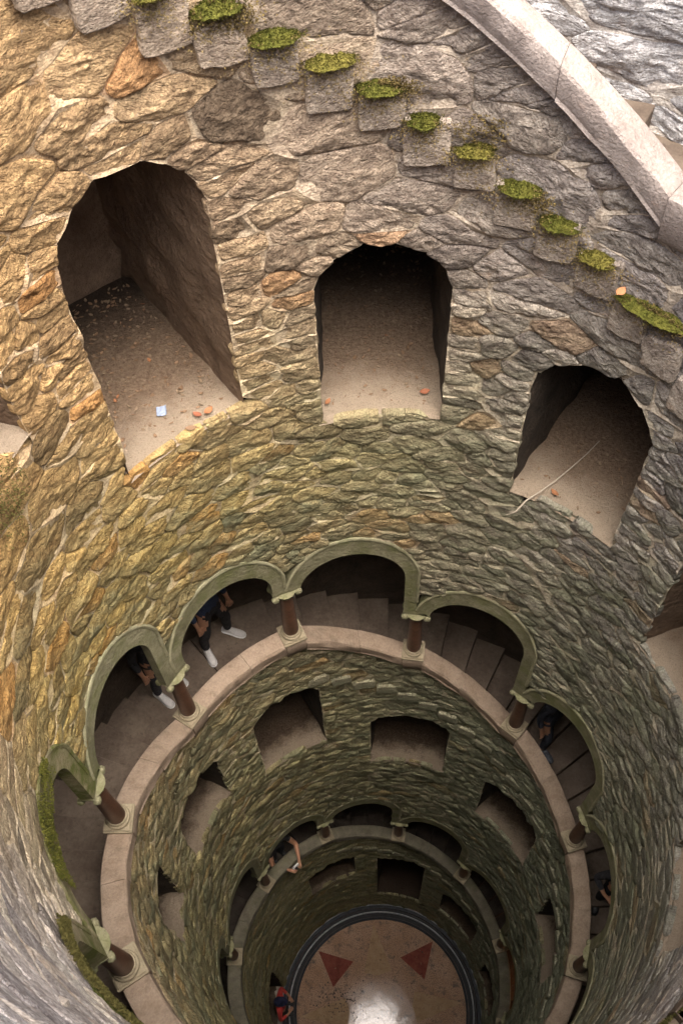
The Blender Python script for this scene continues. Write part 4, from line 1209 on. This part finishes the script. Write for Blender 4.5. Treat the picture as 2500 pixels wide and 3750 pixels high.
        so_.sweep(c10, path).build('sole', M_SOLE if shoes is M_WHITE else M_BLACK, sh_, auto=60)
        for q in range(4):
            y = .055 + .022 * q - .02; zt_ = .088 - .009 * q
            MB().box(lambda x, yy, z: Vector((fx, fy, 0)) * sc + rot @ (Vector((x, y + yy, zt_ + z)) * sc), (-.024, -.003, 0), (.024, .003, .006)).build('lace', M_SOLE if shoes is M_WHITE else M_BLACK, sh_)
    return o, [o.matrix_basis @ (h * sc) for h in hands]
def W2(x, y, z): return Vector((x * S, y * S, Z(z)))
zl = ztread(.5)
M_NAVY = cloth('navy_cotton', (.03, .045, .09)); M_JEANB = cloth('black_denim', (.022, .02, .022)); M_GREY = cloth('blue_grey_wool', (.06, .067, .09)); M_RED = cloth('red_cotton', (.62, .06, .05)); M_DARK = cloth('charcoal_cloth', (.035, .035, .04))
def feet_local(h1, t1, h2, t2):
    """world heel/toe pairs (units) -> origin, heading, local feet"""
    c = [(Vector(h) * .62 + Vector(t) * .38) * S for h, t in ((h1, t1), (h2, t2))]
    d = [(Vector(t) - Vector(h)).normalized() for h, t in ((h1, t1), (h2, t2))]
    o = (c[0] + c[1]) / 2; hd = math.atan2(d[0].y + d[1].y, d[0].x + d[1].x) - math.pi / 2
    R = Matrix.Rotation(-hd, 2); out = []
    for q, dd in zip(c, d):
        l = R @ (q - o); a = math.atan2(dd.y, dd.x) - math.pi / 2 - hd; out.append((l.x, l.y, (a + math.pi) % (2 * math.pi) - math.pi))
    return o, hd, out
o_, hd_, ft_ = feet_local((-.887, 1.075), (-.783, 1.052), (-.96, .988), (-.897, .89))
pl_ = ft_ if ft_[0][0] < ft_[1][0] else ft_[::-1]
person('person in navy shirt, dark trousers and white shoes on the landing', (o_.x, o_.y, Z(zl)), hd_, M_NAVY, M_JEANB, M_WHITE, ('hang', 'hang'), pl_, 'long')
o_, hd_, ft_ = feet_local((-1.159, .729), (-1.073, .673), (-1.12, .83), (-1.025, .782))
pl_ = ft_ if ft_[0][0] < ft_[1][0] else ft_[::-1]
person('second person in white shoes behind the reddish column', (o_.x, o_.y, Z(ztread(.5))), hd_, M_DARK, M_DARK, M_WHITE, ('hang', 'hang'), pl_, 'long')
a3 = ang(3.1)
person('person in blue grey trousers on the steps behind the right column', P(3.12, 1.24, ztread(3.3)), a3 + math.pi * .95, M_GREY, M_GREY, cloth('grey_shoe', (.12, .13, .15)), ('hang', 'hang'), [(-.1, -.1, .2), (.1, .12, -.1)], 'long')
person('person in black clothes on the right hand steps', P(4.34, 1.2, ztread(4.5)), ang(4.3) + math.pi * .9, M_DARK, M_JEANB, M_BLACK, ('hang', 'hip'), None, 'long')
# visitor leaning over the lower coping with a camera
K5 = 11.42; q5, hands5 = person('person with bare arms leaning over the lower coping holding a camera', P(K5, 1.155, ztread(11.5)), ang(K5) + math.pi / 2, M_DARK, M_DARK, M_BLACK, ('lean', 'lean'), None, 'short', .12)
def camera_thing(p, rz):
    silver = flat_mat('silver_body', (.62, .62, .60), .35)
    r = empty('pocket_camera', p); r.rotation_euler = (.2, 0, rz); tag(r, 'silver and black pocket camera in the bare armed person\'s hands', 'camera')
    loc = lambda x, y, z: (x, y, z)
    MB().box(loc, (-.065, -.018, -.038), (.065, .018, .038)).build('body', silver, r, bevel=.006)
    MB().lathe([(0, 0), (.028, 0), (.028, .03), (.022, .034), (0, .034)], 18, lambda x, y, z: (x + .01, .018 + z, y), cap=False).build('lens', M_BLACK, r)
    MB().box(loc, (-.05, -.022, -.028), (.03, -.0185, .028)).build('screen', M_BLACK, r, bevel=.002)
    MB().lathe([(0, 0), (.008, 0), (.008, .006), (0, .006)], 10, lambda x, y, z: (x + .045, y, .038 + z), cap=False).build('shutter_button', M_BLACK, r)
camera_thing((hands5[0] + hands5[1]) / 2 + Vector((0, 0, .03)), ang(K5) + math.pi / 2)
# visitor at the foot of the well
o6, h6 = person('person in dark cap and red top standing at the pale doorway', (-.925 * S, -.07 * S, .012), -math.pi / 2 + .1, M_RED, M_DARK, M_BLACK, ('hip', 'hip'), None, 'long', 0, M_HAIR, 1.7, cloth('navy_cap', (.012, .016, .05)))
def slab():
    m = mat_simple('lit_slab_stone', (.52, .46, .36), (.68, .62, .52), 5, .8, .004, 60)  # pale tone stands in for light from beyond the doorway
    b = MB(); b.box(lambda r, t, z: (r * S * math.cos(t), r * S * math.sin(t), z), (.95, math.pi - .16, .004), (1.16, math.pi + .24, .05))
    o = b.build('door_slab', m, None, bevel=.01); tag(o, 'pale slab in the doorway at lower left', 'slab')
slab()
# warm lamp in the lower gallery
def lamp():
    K = 15.55; z = ztread(K) + .30; r = empty('wall_lamp', P(K, 1.40, z)); r.rotation_euler = (0, 0, ang(K) + math.pi / 2)
    em = bpy.data.materials.new('lamp_glow'); t, b = nodes(em); b.inputs['Emission Color'].default_value = (1, .42, .12, 1); b.inputs['Emission Strength'].default_value = 6; b.inputs['Base Color'].default_value = (1, .6, .3, 1)
    MB().lathe([(0, -.05), (.03, -.045), (.042, 0), (.03, .045), (0, .05)], 16, cap=False).build('bulb', em, r)
    MB().box(lambda x, y, z: (x, y, z), (-.05, -.10, -.06), (.05, -.06, .06)).build('bracket', M_BLACK, r, bevel=.005)
    L = bpy.data.lights.new('lamp_light', 'POINT'); L.energy = 1.6; L.color = (1, .42, .14); L.shadow_soft_size = .05
    lo = bpy.data.objects.new('lamp_light', L); COL.objects.link(lo); lo.parent = r; lo.location = (0, .12, 0)
    tag(r, 'small orange glowing lamp in the lower gallery at right', 'lamp')
lamp()
